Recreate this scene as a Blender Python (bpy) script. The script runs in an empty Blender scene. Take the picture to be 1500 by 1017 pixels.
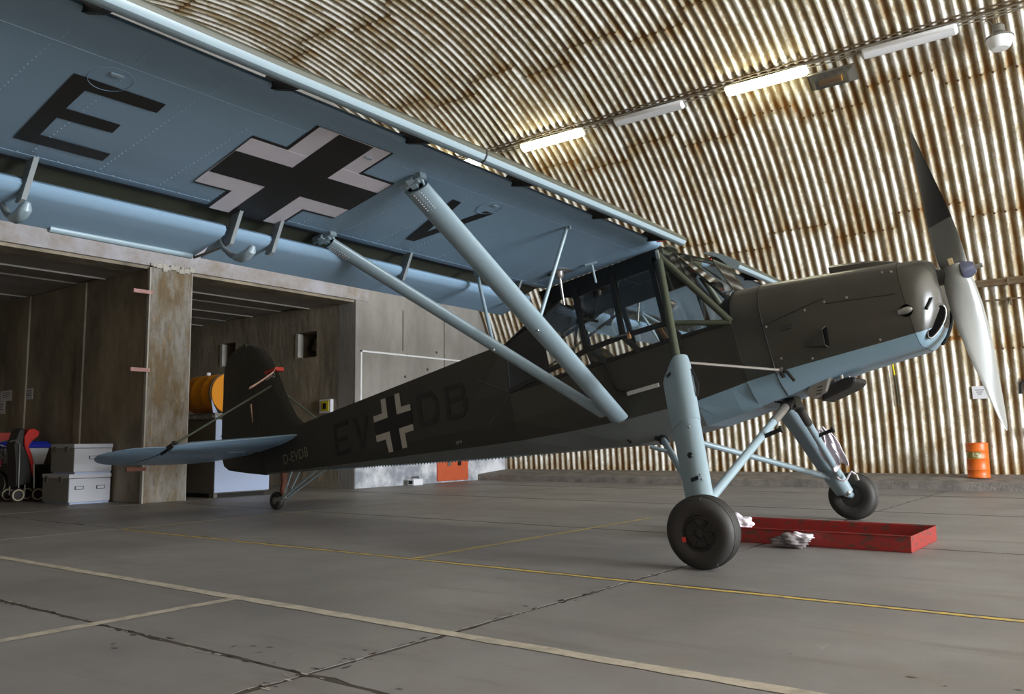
import bpy, bmesh, math, random
from mathutils import Vector, Matrix
random.seed(7)
D = bpy.data
SC = bpy.context.scene
COL = SC.collection
PI = math.pi

# ------------------------------------------------------------------ camera
def rad(a): return math.radians(a)
yaw, pitch, roll = rad(37.217), rad(6.793), rad(-0.790)
fwd = Vector((-math.sin(yaw)*math.cos(pitch), math.cos(yaw)*math.cos(pitch), math.sin(pitch)))
rgt = Vector((math.cos(yaw), math.sin(yaw), 0))
upv = rgt.cross(fwd)
r2 = rgt*math.cos(roll) + upv*math.sin(roll)
u2 = upv*math.cos(roll) - rgt*math.sin(roll)
cam = D.cameras.new('camera'); cam_o = D.objects.new('camera', cam); COL.objects.link(cam_o)
cam.sensor_width = 36.0; cam.lens = 1225.56/1500*36.0; cam.shift_y = -8.5/1500
cam.clip_start = 0.05; cam.clip_end = 200
cam_o.matrix_world = Matrix(((r2.x, u2.x, -fwd.x, 0), (r2.y, u2.y, -fwd.y, 0), (r2.z, u2.z, -fwd.z, 0.9), (0, 0, 0, 1)))
SC.camera = cam_o
SC.cycles.max_bounces = 14; SC.cycles.diffuse_bounces = 8; SC.cycles.transparent_max_bounces = 24

# ------------------------------------------------------------------ world, daylight through the open hangar end, exposure
w = D.worlds.new('overcast_sky'); SC.world = w; w.use_nodes = True
bg = w.node_tree.nodes['Background']; bg.inputs[0].default_value = (0.80, 0.90, 1.0, 1); bg.inputs[1].default_value = 1.0
dl = D.lights.new('doorway_daylight', 'AREA'); dl.shape = 'RECTANGLE'; dl.size = 7.0; dl.size_y = 6.0
dl.energy = 4500; dl.color = (0.90, 0.96, 1.0)
dlo = D.objects.new('doorway_daylight', dl); COL.objects.link(dlo)
dlo.location = (14.9, 7.9, 3.1)
dlo.rotation_euler = (rad(90), 0, rad(90))   # faces -X
vs = SC.view_settings
SC.display_settings.display_device = 'sRGB'
vs.view_transform = 'Standard'; vs.look = 'None'; vs.exposure = 0.36; vs.gamma = 1.0; vs.use_curve_mapping = False

# ------------------------------------------------------------------ helpers
def lin(c):
    return tuple(((v/255)/12.92 if v/255 <= 0.04045 else ((v/255+0.055)/1.055)**2.4) for v in c)
MATS = {}
def mat(name, rgb, rough=0.6, metal=0.0, var=0.0, vscale=3.0, bump=0.0, bscale=30.0, dark=None, spec=0.5, stretch=(1, 1, 1), coat=0.0, lo=0.35, hi=0.7):
    """procedural principled material: base colour, optionally blotched towards `dark` by noise, with fine bump"""
    m = D.materials.new(name); m.use_nodes = True
    nt = m.node_tree; N = nt.nodes; Lk = nt.links
    b = N['Principled BSDF']
    c = lin(rgb); b.inputs['Base Color'].default_value = (*c, 1)
    b.inputs['Roughness'].default_value = rough; b.inputs['Metallic'].default_value = metal
    b.inputs['Specular IOR Level'].default_value = spec
    b.inputs['Coat Weight'].default_value = coat
    if var > 0 or bump > 0:
        tc = N.new('ShaderNodeTexCoord'); mp = N.new('ShaderNodeMapping'); mp.inputs['Scale'].default_value = stretch
        Lk.new(tc.outputs['Object'], mp.inputs['Vector'])
    if var > 0:
        nz = N.new('ShaderNodeTexNoise'); nz.inputs['Scale'].default_value = vscale; nz.inputs['Detail'].default_value = 8; nz.inputs['Roughness'].default_value = 0.65
        Lk.new(mp.outputs[0], nz.inputs['Vector'])
        rp = N.new('ShaderNodeMapRange'); rp.inputs['From Min'].default_value = lo; rp.inputs['From Max'].default_value = hi
        rp.inputs['To Max'].default_value = var
        Lk.new(nz.outputs['Fac'], rp.inputs['Value'])
        mx = N.new('ShaderNodeMix'); mx.data_type = 'RGBA'
        mx.inputs['A'].default_value = (*c, 1)
        dk = lin(dark) if dark else tuple(v*0.5 for v in c)
        mx.inputs['B'].default_value = (*dk, 1)
        Lk.new(rp.outputs[0], mx.inputs['Factor']); Lk.new(mx.outputs['Result'], b.inputs['Base Color'])
    if bump > 0:
        n2 = N.new('ShaderNodeTexNoise'); n2.inputs['Scale'].default_value = bscale; n2.inputs['Detail'].default_value = 5
        Lk.new(mp.outputs[0], n2.inputs['Vector'])
        bp = N.new('ShaderNodeBump'); bp.inputs['Strength'].default_value = bump; bp.inputs['Distance'].default_value = 0.02
        Lk.new(n2.outputs['Fac'], bp.inputs['Height']); Lk.new(bp.outputs[0], b.inputs['Normal'])
    MATS[name] = m
    return m
def emit(name, rgb, strength):
    m = D.materials.new(name); m.use_nodes = True
    b = m.node_tree.nodes['Principled BSDF']
    b.inputs['Base Color'].default_value = (*lin(rgb), 1)
    b.inputs['Emission Color'].default_value = (*lin(rgb), 1); b.inputs['Emission Strength'].default_value = strength
    MATS[name] = m; return m
def glass(name, tint=(235, 240, 240), refl=0.9, ior=1.45, haze=0.0):
    m = D.materials.new(name); m.use_nodes = True
    nt = m.node_tree; N = nt.nodes; Lk = nt.links; N.remove(N['Principled BSDF'])
    tr = N.new('ShaderNodeBsdfTransparent'); tr.inputs[0].default_value = (*lin(tint), 1)
    gl = N.new('ShaderNodeBsdfGlossy'); gl.inputs['Roughness'].default_value = 0.03
    df = N.new('ShaderNodeBsdfDiffuse'); df.inputs[0].default_value = (.5, .5, .48, 1)
    fr = N.new('ShaderNodeFresnel'); fr.inputs[0].default_value = ior
    mx = N.new('ShaderNodeMixShader'); m2 = N.new('ShaderNodeMixShader'); m2.inputs[0].default_value = haze
    Lk.new(fr.outputs[0], mx.inputs[0]); Lk.new(tr.outputs[0], mx.inputs[1]); Lk.new(gl.outputs[0], mx.inputs[2])
    Lk.new(mx.outputs[0], m2.inputs[1]); Lk.new(df.outputs[0], m2.inputs[2])
    Lk.new(m2.outputs[0], N['Material Output'].inputs[0])
    MATS[name] = m; return m

class MB:
    """collects shapes; build() links them as one mesh object"""
    def __init__(s): s.v = []; s.f = []; s.m = []; s.sm = []
    def add(s, verts, faces, mi=0, smooth=False):
        o = len(s.v); s.v += [tuple(p) for p in verts]
        for f in faces:
            s.f.append(tuple(i+o for i in f)); s.m.append(mi); s.sm.append(smooth)
        return s
    def box(s, a, b, mi=0):
        x0, y0, z0 = a; x1, y1, z1 = b
        v = [(x0,y0,z0),(x1,y0,z0),(x1,y1,z0),(x0,y1,z0),(x0,y0,z1),(x1,y0,z1),(x1,y1,z1),(x0,y1,z1)]
        return s.add(v, [(0,3,2,1),(4,5,6,7),(0,1,5,4),(1,2,6,5),(2,3,7,6),(3,0,4,7)], mi)
    def bar(s, p, q, wa, wb, up=(0,0,1), mi=0, smooth=False, n=4, shift=0):
        """rectangular (n=4) or elliptic bar from p to q; wa across, wb along 'up'"""
        p = Vector(p); q = Vector(q); d = (q-p).normalized(); u = Vector(up)
        a = d.cross(u)
        if a.length < 1e-4: a = d.cross(Vector((1,0,0)))
        a.normalize(); u = a.cross(d).normalized()
        ring = []
        for k in range(n):
            t = 2*PI*(k+.5)/n if n == 4 else 2*PI*k/n
            cc, ss = math.cos(t), math.sin(t)
            if n == 4: cc = math.copysign(1, cc); ss = math.copysign(1, ss)
            ring.append(a*cc*wa/2 + u*ss*wb/2)
        v = [p+r for r in ring] + [q+r for r in ring]
        f = [tuple(range(n))[::-1], tuple(range(n, 2*n))]
        s.add(v, f, mi)
        o = len(s.v)-2*n
        for k in range(n):
            s.f.append((o+k, o+(k+1) % n, o+n+(k+1) % n, o+n+k)); s.m.append(mi); s.sm.append(smooth)
        return s
    def tube(s, pts, r, n=10, mi=0, caps=True):
        pts = [Vector(p) for p in pts]; rings = []
        pu = None
        for i, p in enumerate(pts):
            d = (pts[min(i+1, len(pts)-1)] - pts[max(i-1, 0)]).normalized()
            u = pu if pu else (Vector((0,0,1)) if abs(d.z) < .9 else Vector((1,0,0)))
            a = d.cross(u).normalized(); u = a.cross(d).normalized(); pu = u
            rr = r[i] if isinstance(r, (list, tuple)) else r
            rings.append([p + a*math.cos(2*PI*k/n)*rr + u*math.sin(2*PI*k/n)*rr for k in range(n)])
        return s.loft(rings, mi, closed=True, caps=caps, smooth=True)
    def loft(s, rings, mi=0, closed=True, caps=False, smooth=True, mfun=None):
        n = len(rings[0]); o = len(s.v)
        for r in rings: s.v += [tuple(p) for p in r]
        for i in range(len(rings)-1):
            for k in range(n if closed else n-1):
                k2 = (k+1) % n
                s.f.append((o+i*n+k, o+i*n+k2, o+(i+1)*n+k2, o+(i+1)*n+k))
                s.m.append(mfun(i, k) if mfun else mi); s.sm.append(smooth)
        if caps:
            s.f.append(tuple(o+k for k in range(n))[::-1]); s.m.append(mi); s.sm.append(False)
            e = o+(len(rings)-1)*n
            s.f.append(tuple(e+k for k in range(n))); s.m.append(mi); s.sm.append(False)
        return s
    def lathe(s, prof, c, axis, n=24, mi=0, mis=None):
        """prof = [(along, radius)...] about axis through c"""
        c = Vector(c); ax = Vector(axis).normalized()
        a = ax.cross(Vector((0,0,1)) if abs(ax.z) < .9 else Vector((1,0,0))).normalized(); b = ax.cross(a)
        rings = [[c + ax*t + (a*math.cos(2*PI*k/n) + b*math.sin(2*PI*k/n))*r for k in range(n)] for t, r in prof]
        return s.loft(rings, mi, closed=True, caps=True, smooth=True, mfun=(lambda i, k: mis[i]) if mis else None)
    def poly(s, pts, mi=0):
        return s.add(pts, [tuple(range(len(pts)))], mi)
    def prism(s, pts, off, mi=0):
        """polygon extruded by vector off"""
        n = len(pts); off = Vector(off)
        v = [Vector(p) for p in pts] + [Vector(p)+off for p in pts]
        f = [tuple(range(n))[::-1], tuple(range(n, 2*n))] + [(k, (k+1) % n, n+(k+1) % n, n+k) for k in range(n)]
        return s.add(v, f, mi)
    def build(s, name, mats, parent=None, bevel=0.0, edge_split=True, solid=0.0):
        me = D.meshes.new(name); me.from_pydata(s.v, [], s.f); 
        mats = mats if isinstance(mats, (list, tuple)) else [mats]
        for m in mats: me.materials.append(MATS[m])
        me.polygons.foreach_set('material_index', s.m); me.polygons.foreach_set('use_smooth', s.sm)
        bm = bmesh.new(); bm.from_mesh(me); bmesh.ops.recalc_face_normals(bm, faces=bm.faces); bm.to_mesh(me); bm.free()
        me.update()
        o = D.objects.new(name, me); COL.objects.link(o)
        if parent: o.parent = parent
        if solid: 
            md = o.modifiers.new('thickness', 'SOLIDIFY'); md.thickness = solid; md.offset = 0
        if bevel:
            md = o.modifiers.new('bevel', 'BEVEL'); md.width = bevel; md.segments = 2; md.limit_method = 'ANGLE'; md.angle_limit = rad(35)
        if any(s.sm):
            me.set_sharp_from_angle(angle=rad(38))
        return o
def tag(o, label=None, cat=None, group=None, kind=None):
    if label: o['label'] = label
    if cat: o['category'] = cat
    if group: o['group'] = group
    if kind: o['kind'] = kind
    return o
def empty(name, loc=(0,0,0), parent=None):
    o = D.objects.new(name, None); COL.objects.link(o); o.location = loc; o.empty_display_size = .2
    if parent: o.parent = parent
    return o
def text_mesh(name, body, size, matrix, material, parent, extrude=0.001, spacing=1.0, xscale=1.0):
    cu = D.curves.new(name, 'FONT'); cu.body = body; cu.size = size; cu.extrude = extrude; cu.align_x = 'CENTER'; cu.align_y = 'CENTER'
    cu.space_character = spacing; cu.resolution_u = 4
    tmp = D.objects.new('tmp', cu); COL.objects.link(tmp)
    dg = bpy.context.evaluated_depsgraph_get()
    me = D.meshes.new_from_object(tmp.evaluated_get(dg)); COL.objects.unlink(tmp); D.objects.remove(tmp)
    me.transform(matrix @ Matrix.Diagonal((xscale, 1, 1, 1))); me.materials.clear(); me.materials.append(MATS[material]); me.name = name
    o = D.objects.new(name, me); COL.objects.link(o); o.parent = parent
    return o

# ------------------------------------------------------------------ materials
mat('concrete_floor_plain', (152, 148, 143), .5, var=.6, vscale=.8, bump=.06, bscale=90, dark=(116, 110, 106))
mat('cover_grey', (206, 198, 184), .7, var=.5, vscale=1.2, dark=(160, 140, 108))
mat('floor_gap', (58, 51, 45), .9, var=.5, vscale=6, dark=(92, 80, 68))
mat('concrete_wall', (158, 154, 151), .85, var=.6, vscale=1.6, bump=.5, bscale=14, dark=(102, 98, 94), stretch=(1, 1, .45))
mat('concrete_bay', (176, 163, 142), .85, var=.85, vscale=1.1, bump=.8, bscale=7, dark=(88, 82, 75), stretch=(1, 1, .5))
mat('lintel_paint', (176, 175, 186), .7, var=.9, vscale=2.5, dark=(138, 124, 104), bump=.3, bscale=25)
mat('slab_ceiling', (168, 163, 158), .85, var=.5, vscale=1.3, dark=(118, 112, 108), bump=.3)
mat('slab_edge', (186, 182, 174), .8, var=.4, vscale=4, dark=(120, 116, 110))
mat('whitewash', (226, 228, 234), .75, var=.9, vscale=1.3, bump=.4, bscale=18, dark=(128, 132, 144), lo=.42, hi=.62)
mat('red_door', (196, 92, 58), .5, var=.3, vscale=6, dark=(170, 76, 48))
mat('kerb', (138, 131, 125), .85, var=.8, vscale=4, bump=.6, bscale=30, dark=(72, 68, 65))
mat('yellow_line', (204, 174, 84), .6, var=.9, vscale=16, dark=(138, 130, 116), lo=.45, hi=.62)
mat('white_line', (186, 176, 160), .6, var=.8, vscale=10, dark=(140, 132, 122), lo=.45, hi=.65)
mat('white_tape', (235, 236, 242), .5)
mat('oil_stain', (88, 82, 77), .4)
mat('blue_paint', (122, 147, 162), .36, var=.3, vscale=1.6, dark=(114, 136, 146), bump=.03, bscale=30)
mat('wing_blue_lifted', (131, 157, 180), .36, var=.3, vscale=1.6, dark=(116, 144, 162), bump=.03, bscale=30)  # the aircraft blue, lightened in the colour to offset shade under the wing
mat('blue_gear', (138, 155, 164), .32, var=.2, vscale=3.0, dark=(122, 144, 154))
mat('dark_camo', (54, 51, 44), .42, var=.35, vscale=2.5, dark=(38, 36, 31), bump=.03, bscale=50)
mat('cowl_camo', (58, 56, 50), .27, var=.4, vscale=3.0, dark=(42, 40, 35))
mat('belly_grey', (104, 110, 110), .5, var=.3, vscale=3, dark=(88, 92, 92))
mat('cove_grey', (62, 65, 68), .5)
mat('seam_grey', (84, 80, 72), .5)
mat('bracket_grey', (112, 118, 120), .45)
mat('olive_tube', (66, 70, 56), .45)
mat('upper_camo', (70, 72, 60), .5, var=.3, vscale=2, dark=(52, 52, 44))
mat('black', (14, 13, 12), .5)
mat('void_black', (8, 8, 8), .95, spec=.02)
mat('decal_black', (22, 20, 19), .5, var=.2, vscale=6, dark=(30, 28, 26))
mat('decal_ghost', (22, 21, 19), .35)
mat('decal_white', (206, 200, 208), .5, var=.25, vscale=8, dark=(178, 172, 182))
mat('decal_grey', (180, 176, 170), .55)
mat('decal_dim', (124, 120, 104), .55)
mat('frame_black', (28, 27, 25), .4)
mat('rubber', (44, 41, 39), .62, var=.3, vscale=8, dark=(34, 32, 31))
mat('hub_black', (28, 27, 27), .35)
mat('prop_grey', (112, 114, 112), .27, coat=.25, var=.2, vscale=2, dark=(98, 100, 98))
mat('prop_dark', (40, 39, 38), .3)
mat('spinner', (88, 92, 112), .25, metal=.4)
mat('steel', (176, 176, 172), .28, metal=.9)
mat('tan_label', (196, 178, 140), .6)
mat('duct_grey', (132, 126, 120), .4, metal=.5)
mat('seat_black', (34, 31, 29), .55)
mat('leather_tan', (150, 112, 76), .6)
mat('red_plastic', (186, 52, 42), .5)
mat('ribbon_pink', (214, 170, 150), .7)
mat('boot_brown', (122, 74, 58), .7, var=.5, vscale=12, dark=(80, 46, 38))
mat('tray_red', (140, 36, 32), .5, var=.9, vscale=11, dark=(74, 60, 52), lo=.52, hi=.60, stretch=(1, 1, 2.5))
mat('rag', (228, 222, 230), .9, var=.3, vscale=10, dark=(190, 180, 190))
mat('rag_grey', (132, 124, 126), .9, var=.5, vscale=10, dark=(90, 82, 82))
mat('drum_orange', (216, 104, 32), .38, var=.3, vscale=6, dark=(180, 78, 24))
mat('drum_label', (126, 118, 46), .6, var=.8, vscale=9, dark=(220, 214, 196), lo=.5, hi=.56)
mat('lamp_housing', (150, 148, 140), .5)
mat('lamp_diffuser_off', (222, 222, 224), .4)
mat('lamp_grey', (120, 116, 108), .45, metal=.3)
mat('lamp_milky', (226, 228, 230), .25)
mat('lamp_yellow', (206, 150, 24), .4)
mat('conduit', (110, 96, 74), .6, var=.8, vscale=5, dark=(84, 52, 24))
mat('cable', (126, 118, 104), .6)
mat('paper', (226, 226, 232), .8)
mat('ink', (70, 70, 76), .8)
mat('box_white', (206, 208, 218), .5, var=.2, vscale=5, dark=(184, 186, 196))
mat('box_white_shaded', (150, 148, 146), .6)  # white box body with the shade of its unlit sides put into the colour
mat('cabinet_dark', (112, 106, 98), .6, var=.4, vscale=3, dark=(88, 83, 77))
mat('cabinet_blue', (178, 192, 224), .4)
mat('barrel_yellow', (232, 150, 22), .35, var=.25, vscale=4, dark=(206, 124, 14))
mat('rack_steel', (132, 128, 122), .5, metal=.5)
mat('tub_white', (232, 234, 240), .4)
mat('tub_blue', (42, 58, 190), .35)
mat('stroller_red', (206, 44, 36), .7)
mat('bike_pink', (206, 52, 122), .35)
mat('cream_rim', (204, 192, 164), .5)
mat('yellow_tag', (222, 206, 30), .6)
mat('hinge_red', (190, 150, 146), .6, var=.6, vscale=14, dark=(150, 70, 60))
glass('plexiglass', tint=(252, 253, 252), haze=.012, ior=1.5)
glass('lamp_glass', tint=(236, 232, 214), haze=.10)
emit('tube_light', (255, 250, 212), 20)

def corrugated_material():
    m = D.materials.new('corrugated_steel'); m.use_nodes = True
    nt = m.node_tree; N = nt.nodes; Lk = nt.links; b = N['Principled BSDF']
    b.inputs['Roughness'].default_value = .34; b.inputs['Specular IOR Level'].default_value = .5
    uv = N.new('ShaderNodeUVMap'); uv.uv_map = 'UVMap'
    oi = N.new('ShaderNodeObjectInfo')
    sep = N.new('ShaderNodeSeparateXYZ'); Lk.new(uv.outputs[0], sep.inputs[0])
    rnd = N.new('ShaderNodeMath'); rnd.operation = 'MULTIPLY'; rnd.inputs[1].default_value = 90; Lk.new(oi.outputs['Random'], rnd.inputs[0])
    cb = N.new('ShaderNodeCombineXYZ'); Lk.new(sep.outputs[0], cb.inputs[0]); Lk.new(sep.outputs[1], cb.inputs[1]); Lk.new(rnd.outputs[0], cb.inputs[2])
    def noise(scale3, sc, det=7, rough=.65):
        mp = N.new('ShaderNodeMapping'); mp.inputs['Scale'].default_value = scale3; Lk.new(cb.outputs[0], mp.inputs['Vector'])
        n = N.new('ShaderNodeTexNoise'); n.inputs['Scale'].default_value = sc; n.inputs['Detail'].default_value = det; n.inputs['Roughness'].default_value = rough
        Lk.new(mp.outputs[0], n.inputs['Vector']); return n.outputs['Fac']
    def ramp(src, a, bb, to=1.0):
        r = N.new('ShaderNodeMapRange'); r.inputs['From Min'].default_value = a; r.inputs['From Max'].default_value = bb; r.inputs['To Max'].default_value = to
        Lk.new(src, r.inputs['Value']); return r.outputs[0]
    def mth(op, a, bb):
        n = N.new('ShaderNodeMath'); n.operation = op
        for i, x in enumerate((a, bb)):
            if isinstance(x, (int, float)): n.inputs[i].default_value = x
            else: Lk.new(x, n.inputs[i])
        return n.outputs[0]
    streak = noise((7.0, .55, 1), 1.0)                 # long streaks running along the flutes
    blot = noise((3.2, 1.5, 1), 1.6)
    fine = noise((26, 9, 1), 1.5, 4)
    # rust that runs down from the lap joint at the lower edge of every sheet (v near 0) and its top lap (v near 2.33)
    lapd = mth('MINIMUM', sep.outputs[1], mth('SUBTRACT', 2.40, sep.outputs[1]))
    lap = ramp(lapd, .30, .0, .09)
    lapline = ramp(lapd, .03, .0, .25)
    base = mth('ADD', mth('ADD', mth('MULTIPLY', streak, .50), mth('MULTIPLY', blot, .42)), mth('MULTIPLY', fine, .16))
    base = mth('ADD', base, mth('ADD', lap, lapline))
    # stains and painted shade together darken the receding flutes; the crests stay white
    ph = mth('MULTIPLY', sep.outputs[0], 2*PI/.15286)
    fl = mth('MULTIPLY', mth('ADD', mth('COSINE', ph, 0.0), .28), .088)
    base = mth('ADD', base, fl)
    dirt_shade = ramp(base, .46, .58, .86)
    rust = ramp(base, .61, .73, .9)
    flake = ramp(noise((40, 16, 1), 1.2, 3), .60, .66, .75)
    def mix(f, a, bb):
        x = N.new('ShaderNodeMix'); x.data_type = 'RGBA'; Lk.new(f, x.inputs['Factor'])
        for nm, c in (('A', a), ('B', bb)):
            if isinstance(c, tuple): x.inputs[nm].default_value = (*lin(c), 1)
            else: Lk.new(c, x.inputs[nm])
        return x.outputs['Result']
    c = mix(dirt_shade, (242, 239, 233), (150, 129, 84))
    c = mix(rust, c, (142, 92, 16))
    c = mix(mth('MULTIPLY', flake, ramp(blot, .45, .6)), c, (118, 96, 72))
    Lk.new(c, b.inputs['Base Color'])
    rr = N.new('ShaderNodeMapRange'); rr.inputs['To Min'].default_value = .32; rr.inputs['To Max'].default_value = .8; Lk.new(rust, rr.inputs['Value']); Lk.new(rr.outputs[0], b.inputs['Roughness'])
    bp = N.new('ShaderNodeBump'); bp.inputs['Strength'].default_value = .35; bp.inputs['Distance'].default_value = .01
    Lk.new(noise((30, 14, 1), 1.4, 4), bp.inputs['Height']); Lk.new(bp.outputs[0], b.inputs['Normal'])
    MATS['corrugated_steel'] = m
corrugated_material()
def floor_material():
    m = D.materials.new('concrete_floor'); m.use_nodes = True
    nt = m.node_tree; N = nt.nodes; Lk = nt.links; b = N['Principled BSDF']; b.inputs['Roughness'].default_value = .5
    tc = N.new('ShaderNodeTexCoord')
    def noise(sc3, sc, det=8, rg=.62):
        mp = N.new('ShaderNodeMapping'); mp.inputs['Scale'].default_value = sc3; Lk.new(tc.outputs['Object'], mp.inputs['Vector'])
        n = N.new('ShaderNodeTexNoise'); n.inputs['Scale'].default_value = sc; n.inputs['Detail'].default_value = det; n.inputs['Roughness'].default_value = rg; Lk.new(mp.outputs[0], n.inputs['Vector']); return n.outputs['Fac']
    def ramp(src, a, bb, to=1.0):
        r = N.new('ShaderNodeMapRange'); r.inputs['From Min'].default_value = a; r.inputs['From Max'].default_value = bb; r.inputs['To Max'].default_value = to; Lk.new(src, r.inputs['Value']); return r.outputs[0]
    def mix(f, a, bb):
        x = N.new('ShaderNodeMix'); x.data_type = 'RGBA'; Lk.new(f, x.inputs['Factor'])
        for nm, c in (('A', a), ('B', bb)):
            if isinstance(c, tuple): x.inputs[nm].default_value = (*lin(c), 1)
            else: Lk.new(c, x.inputs[nm])
        return x.outputs['Result']
    c = mix(ramp(noise((1, 1, 1), .55), .38, .64), (136, 133, 132), (112, 109, 108))
    c = mix(ramp(noise((1, 1, 1), 3.2), .45, .75, .55), c, (128, 118, 110))
    c = mix(ramp(noise((.5, 3.5, 1), 1.1), .56, .72, .6), c, (100, 94, 90))
    c = mix(ramp(noise((1, 1, 1), 60, 3), .62, .72, .5), c, (96, 88, 82))
    c = mix(ramp(noise((9, 1.2, 1), 1.6, 5), .68, .73, .5), c, (166, 158, 150))
    Lk.new(c, b.inputs['Base Color'])
    r = N.new('ShaderNodeMapRange'); r.inputs['To Min'].default_value = .38; r.inputs['To Max'].default_value = .66; Lk.new(noise((1, 1, 1), 1.3), r.inputs['Value']); Lk.new(r.outputs[0], b.inputs['Roughness'])
    bp = N.new('ShaderNodeBump'); bp.inputs['Strength'].default_value = .12; bp.inputs['Distance'].default_value = .004; Lk.new(noise((1, 1, 1), 45, 4), bp.inputs['Height']); Lk.new(bp.outputs[0], b.inputs['Normal'])
    MATS['concrete_floor'] = m
floor_material()
def pillar_material():
    m = D.materials.new('concrete_pillar'); m.use_nodes = True
    nt = m.node_tree; N = nt.nodes; Lk = nt.links; b = N['Principled BSDF']; b.inputs['Roughness'].default_value = .55
    tc = N.new('ShaderNodeTexCoord')
    def noise(sc3, sc, det=7):
        mp = N.new('ShaderNodeMapping'); mp.inputs['Scale'].default_value = sc3; Lk.new(tc.outputs['Object'], mp.inputs['Vector'])
        n = N.new('ShaderNodeTexNoise'); n.inputs['Scale'].default_value = sc; n.inputs['Detail'].default_value = det; n.inputs['Roughness'].default_value = .7; Lk.new(mp.outputs[0], n.inputs['Vector']); return n.outputs['Fac']
    def ramp(src, a, bb, to=1.0):
        r = N.new('ShaderNodeMapRange'); r.inputs['From Min'].default_value = a; r.inputs['From Max'].default_value = bb; r.inputs['To Max'].default_value = to; Lk.new(src, r.inputs['Value']); return r.outputs[0]
    def mix(f, a, bb):
        x = N.new('ShaderNodeMix'); x.data_type = 'RGBA'; Lk.new(f, x.inputs['Factor'])
        for nm, c in (('A', a), ('B', bb)):
            if isinstance(c, tuple): x.inputs[nm].default_value = (*lin(c), 1)
            else: Lk.new(c, x.inputs[nm])
        return x.outputs['Result']
    c = mix(ramp(noise((2, 2, .7), 1.6), .42, .60), (112, 92, 62), (142, 138, 132))
    c = mix(ramp(noise((3, 5, 1.5), 2.5), .5, .7, .7), c, (82, 70, 54))
    c = mix(ramp(noise((8, 22, 2.2), 1.0, 3), .66, .70, .8), c, (196, 150, 84))
    Lk.new(c, b.inputs['Base Color']); MATS['concrete_pillar'] = m
pillar_material()
mat('bolt', (112, 84, 54), .6, metal=.3, var=.6, vscale=20, dark=(70, 44, 22))

# ================================================================== THE SETTING
# ---- corrugated steel arch: axis along X, sheets 1.07 m wide, lap joints every 16.3 degrees, alternate columns staggered
YC, ZC, RR = 8.29, 0.02, 8.18
PITCH = .15286; NR = 7; CW = PITCH*NR
R2 = 10.5; A0 = 98.4
YC2 = YC + (RR-R2)*math.cos(rad(A0)); ZC2 = ZC + (RR-R2)*math.sin(rad(A0))
arch = tag(empty('ceiling'), 'rusty white corrugated steel arch of the hangar', kind='structure')
def sheet_mesh(name, R, a0, a1, seg):
    me = D.meshes.new(name); nu = NR*8; V = []; F = []; UV = []
    for j in range(seg+1):
        t = j/seg; a = rad(a0 + (a1-a0)*t)
        for i in range(nu+1):
            u = CW*i/nu
            r = R + .035*math.cos(2*PI*u/PITCH) - .014*t
            V.append((u, r*math.cos(a), r*math.sin(a))); UV.append((u, R*(a-rad(a0))))
    for j in range(seg):
        for i in range(nu):
            k = j*(nu+1)+i; F.append((k, k+1, k+nu+2, k+nu+1))
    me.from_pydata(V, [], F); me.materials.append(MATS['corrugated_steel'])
    ul = me.uv_layers.new(name='UVMap')
    for lp in me.loops: ul.data[lp.index].uv = UV[lp.vertex_index]
    me.polygons.foreach_set('use_smooth', [True]*len(F)); me.update()
    return me
def bolt_mesh(name, R, a):
    mb = MB()
    for k in range(NR):
        u = PITCH*(k+.0)+PITCH*.5 if True else 0
        r = R - .035 - .014
        ca, sa = math.cos(a), math.sin(a)
        c = Vector((u, r*ca, r*sa)); n = Vector((0, -ca, -sa))
        mb.lathe([(-.004, .021), (.004, .021), (.004, .013), (.016, .012)], c, n, n=6)
    me_o = mb.build(name, 'bolt'); me = me_o.data; D.objects.remove(me_o); return me
STEP = 16.32
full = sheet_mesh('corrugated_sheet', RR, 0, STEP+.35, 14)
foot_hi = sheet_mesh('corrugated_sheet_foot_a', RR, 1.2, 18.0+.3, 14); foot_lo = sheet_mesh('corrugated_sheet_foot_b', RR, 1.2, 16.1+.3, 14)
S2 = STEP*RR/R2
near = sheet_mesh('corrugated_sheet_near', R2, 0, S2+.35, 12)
bolts_full = bolt_mesh('bolt_row', RR, rad(.35)); bolts_near = bolt_mesh('bolt_row_near', R2, rad(.35))
X_END = -12.72
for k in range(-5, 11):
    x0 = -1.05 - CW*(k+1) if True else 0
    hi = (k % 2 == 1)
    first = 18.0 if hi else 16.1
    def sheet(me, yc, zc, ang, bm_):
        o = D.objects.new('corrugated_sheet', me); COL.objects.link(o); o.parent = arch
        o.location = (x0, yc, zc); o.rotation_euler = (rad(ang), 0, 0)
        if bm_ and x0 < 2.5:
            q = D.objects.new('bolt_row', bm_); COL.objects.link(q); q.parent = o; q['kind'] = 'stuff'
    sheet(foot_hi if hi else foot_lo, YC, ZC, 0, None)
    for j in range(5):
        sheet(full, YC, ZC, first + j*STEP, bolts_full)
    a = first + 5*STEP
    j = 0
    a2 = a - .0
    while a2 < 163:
        sheet(near, YC2, ZC2, a2, bolts_near if j == 0 else None); a2 += S2; j += 1

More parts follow.
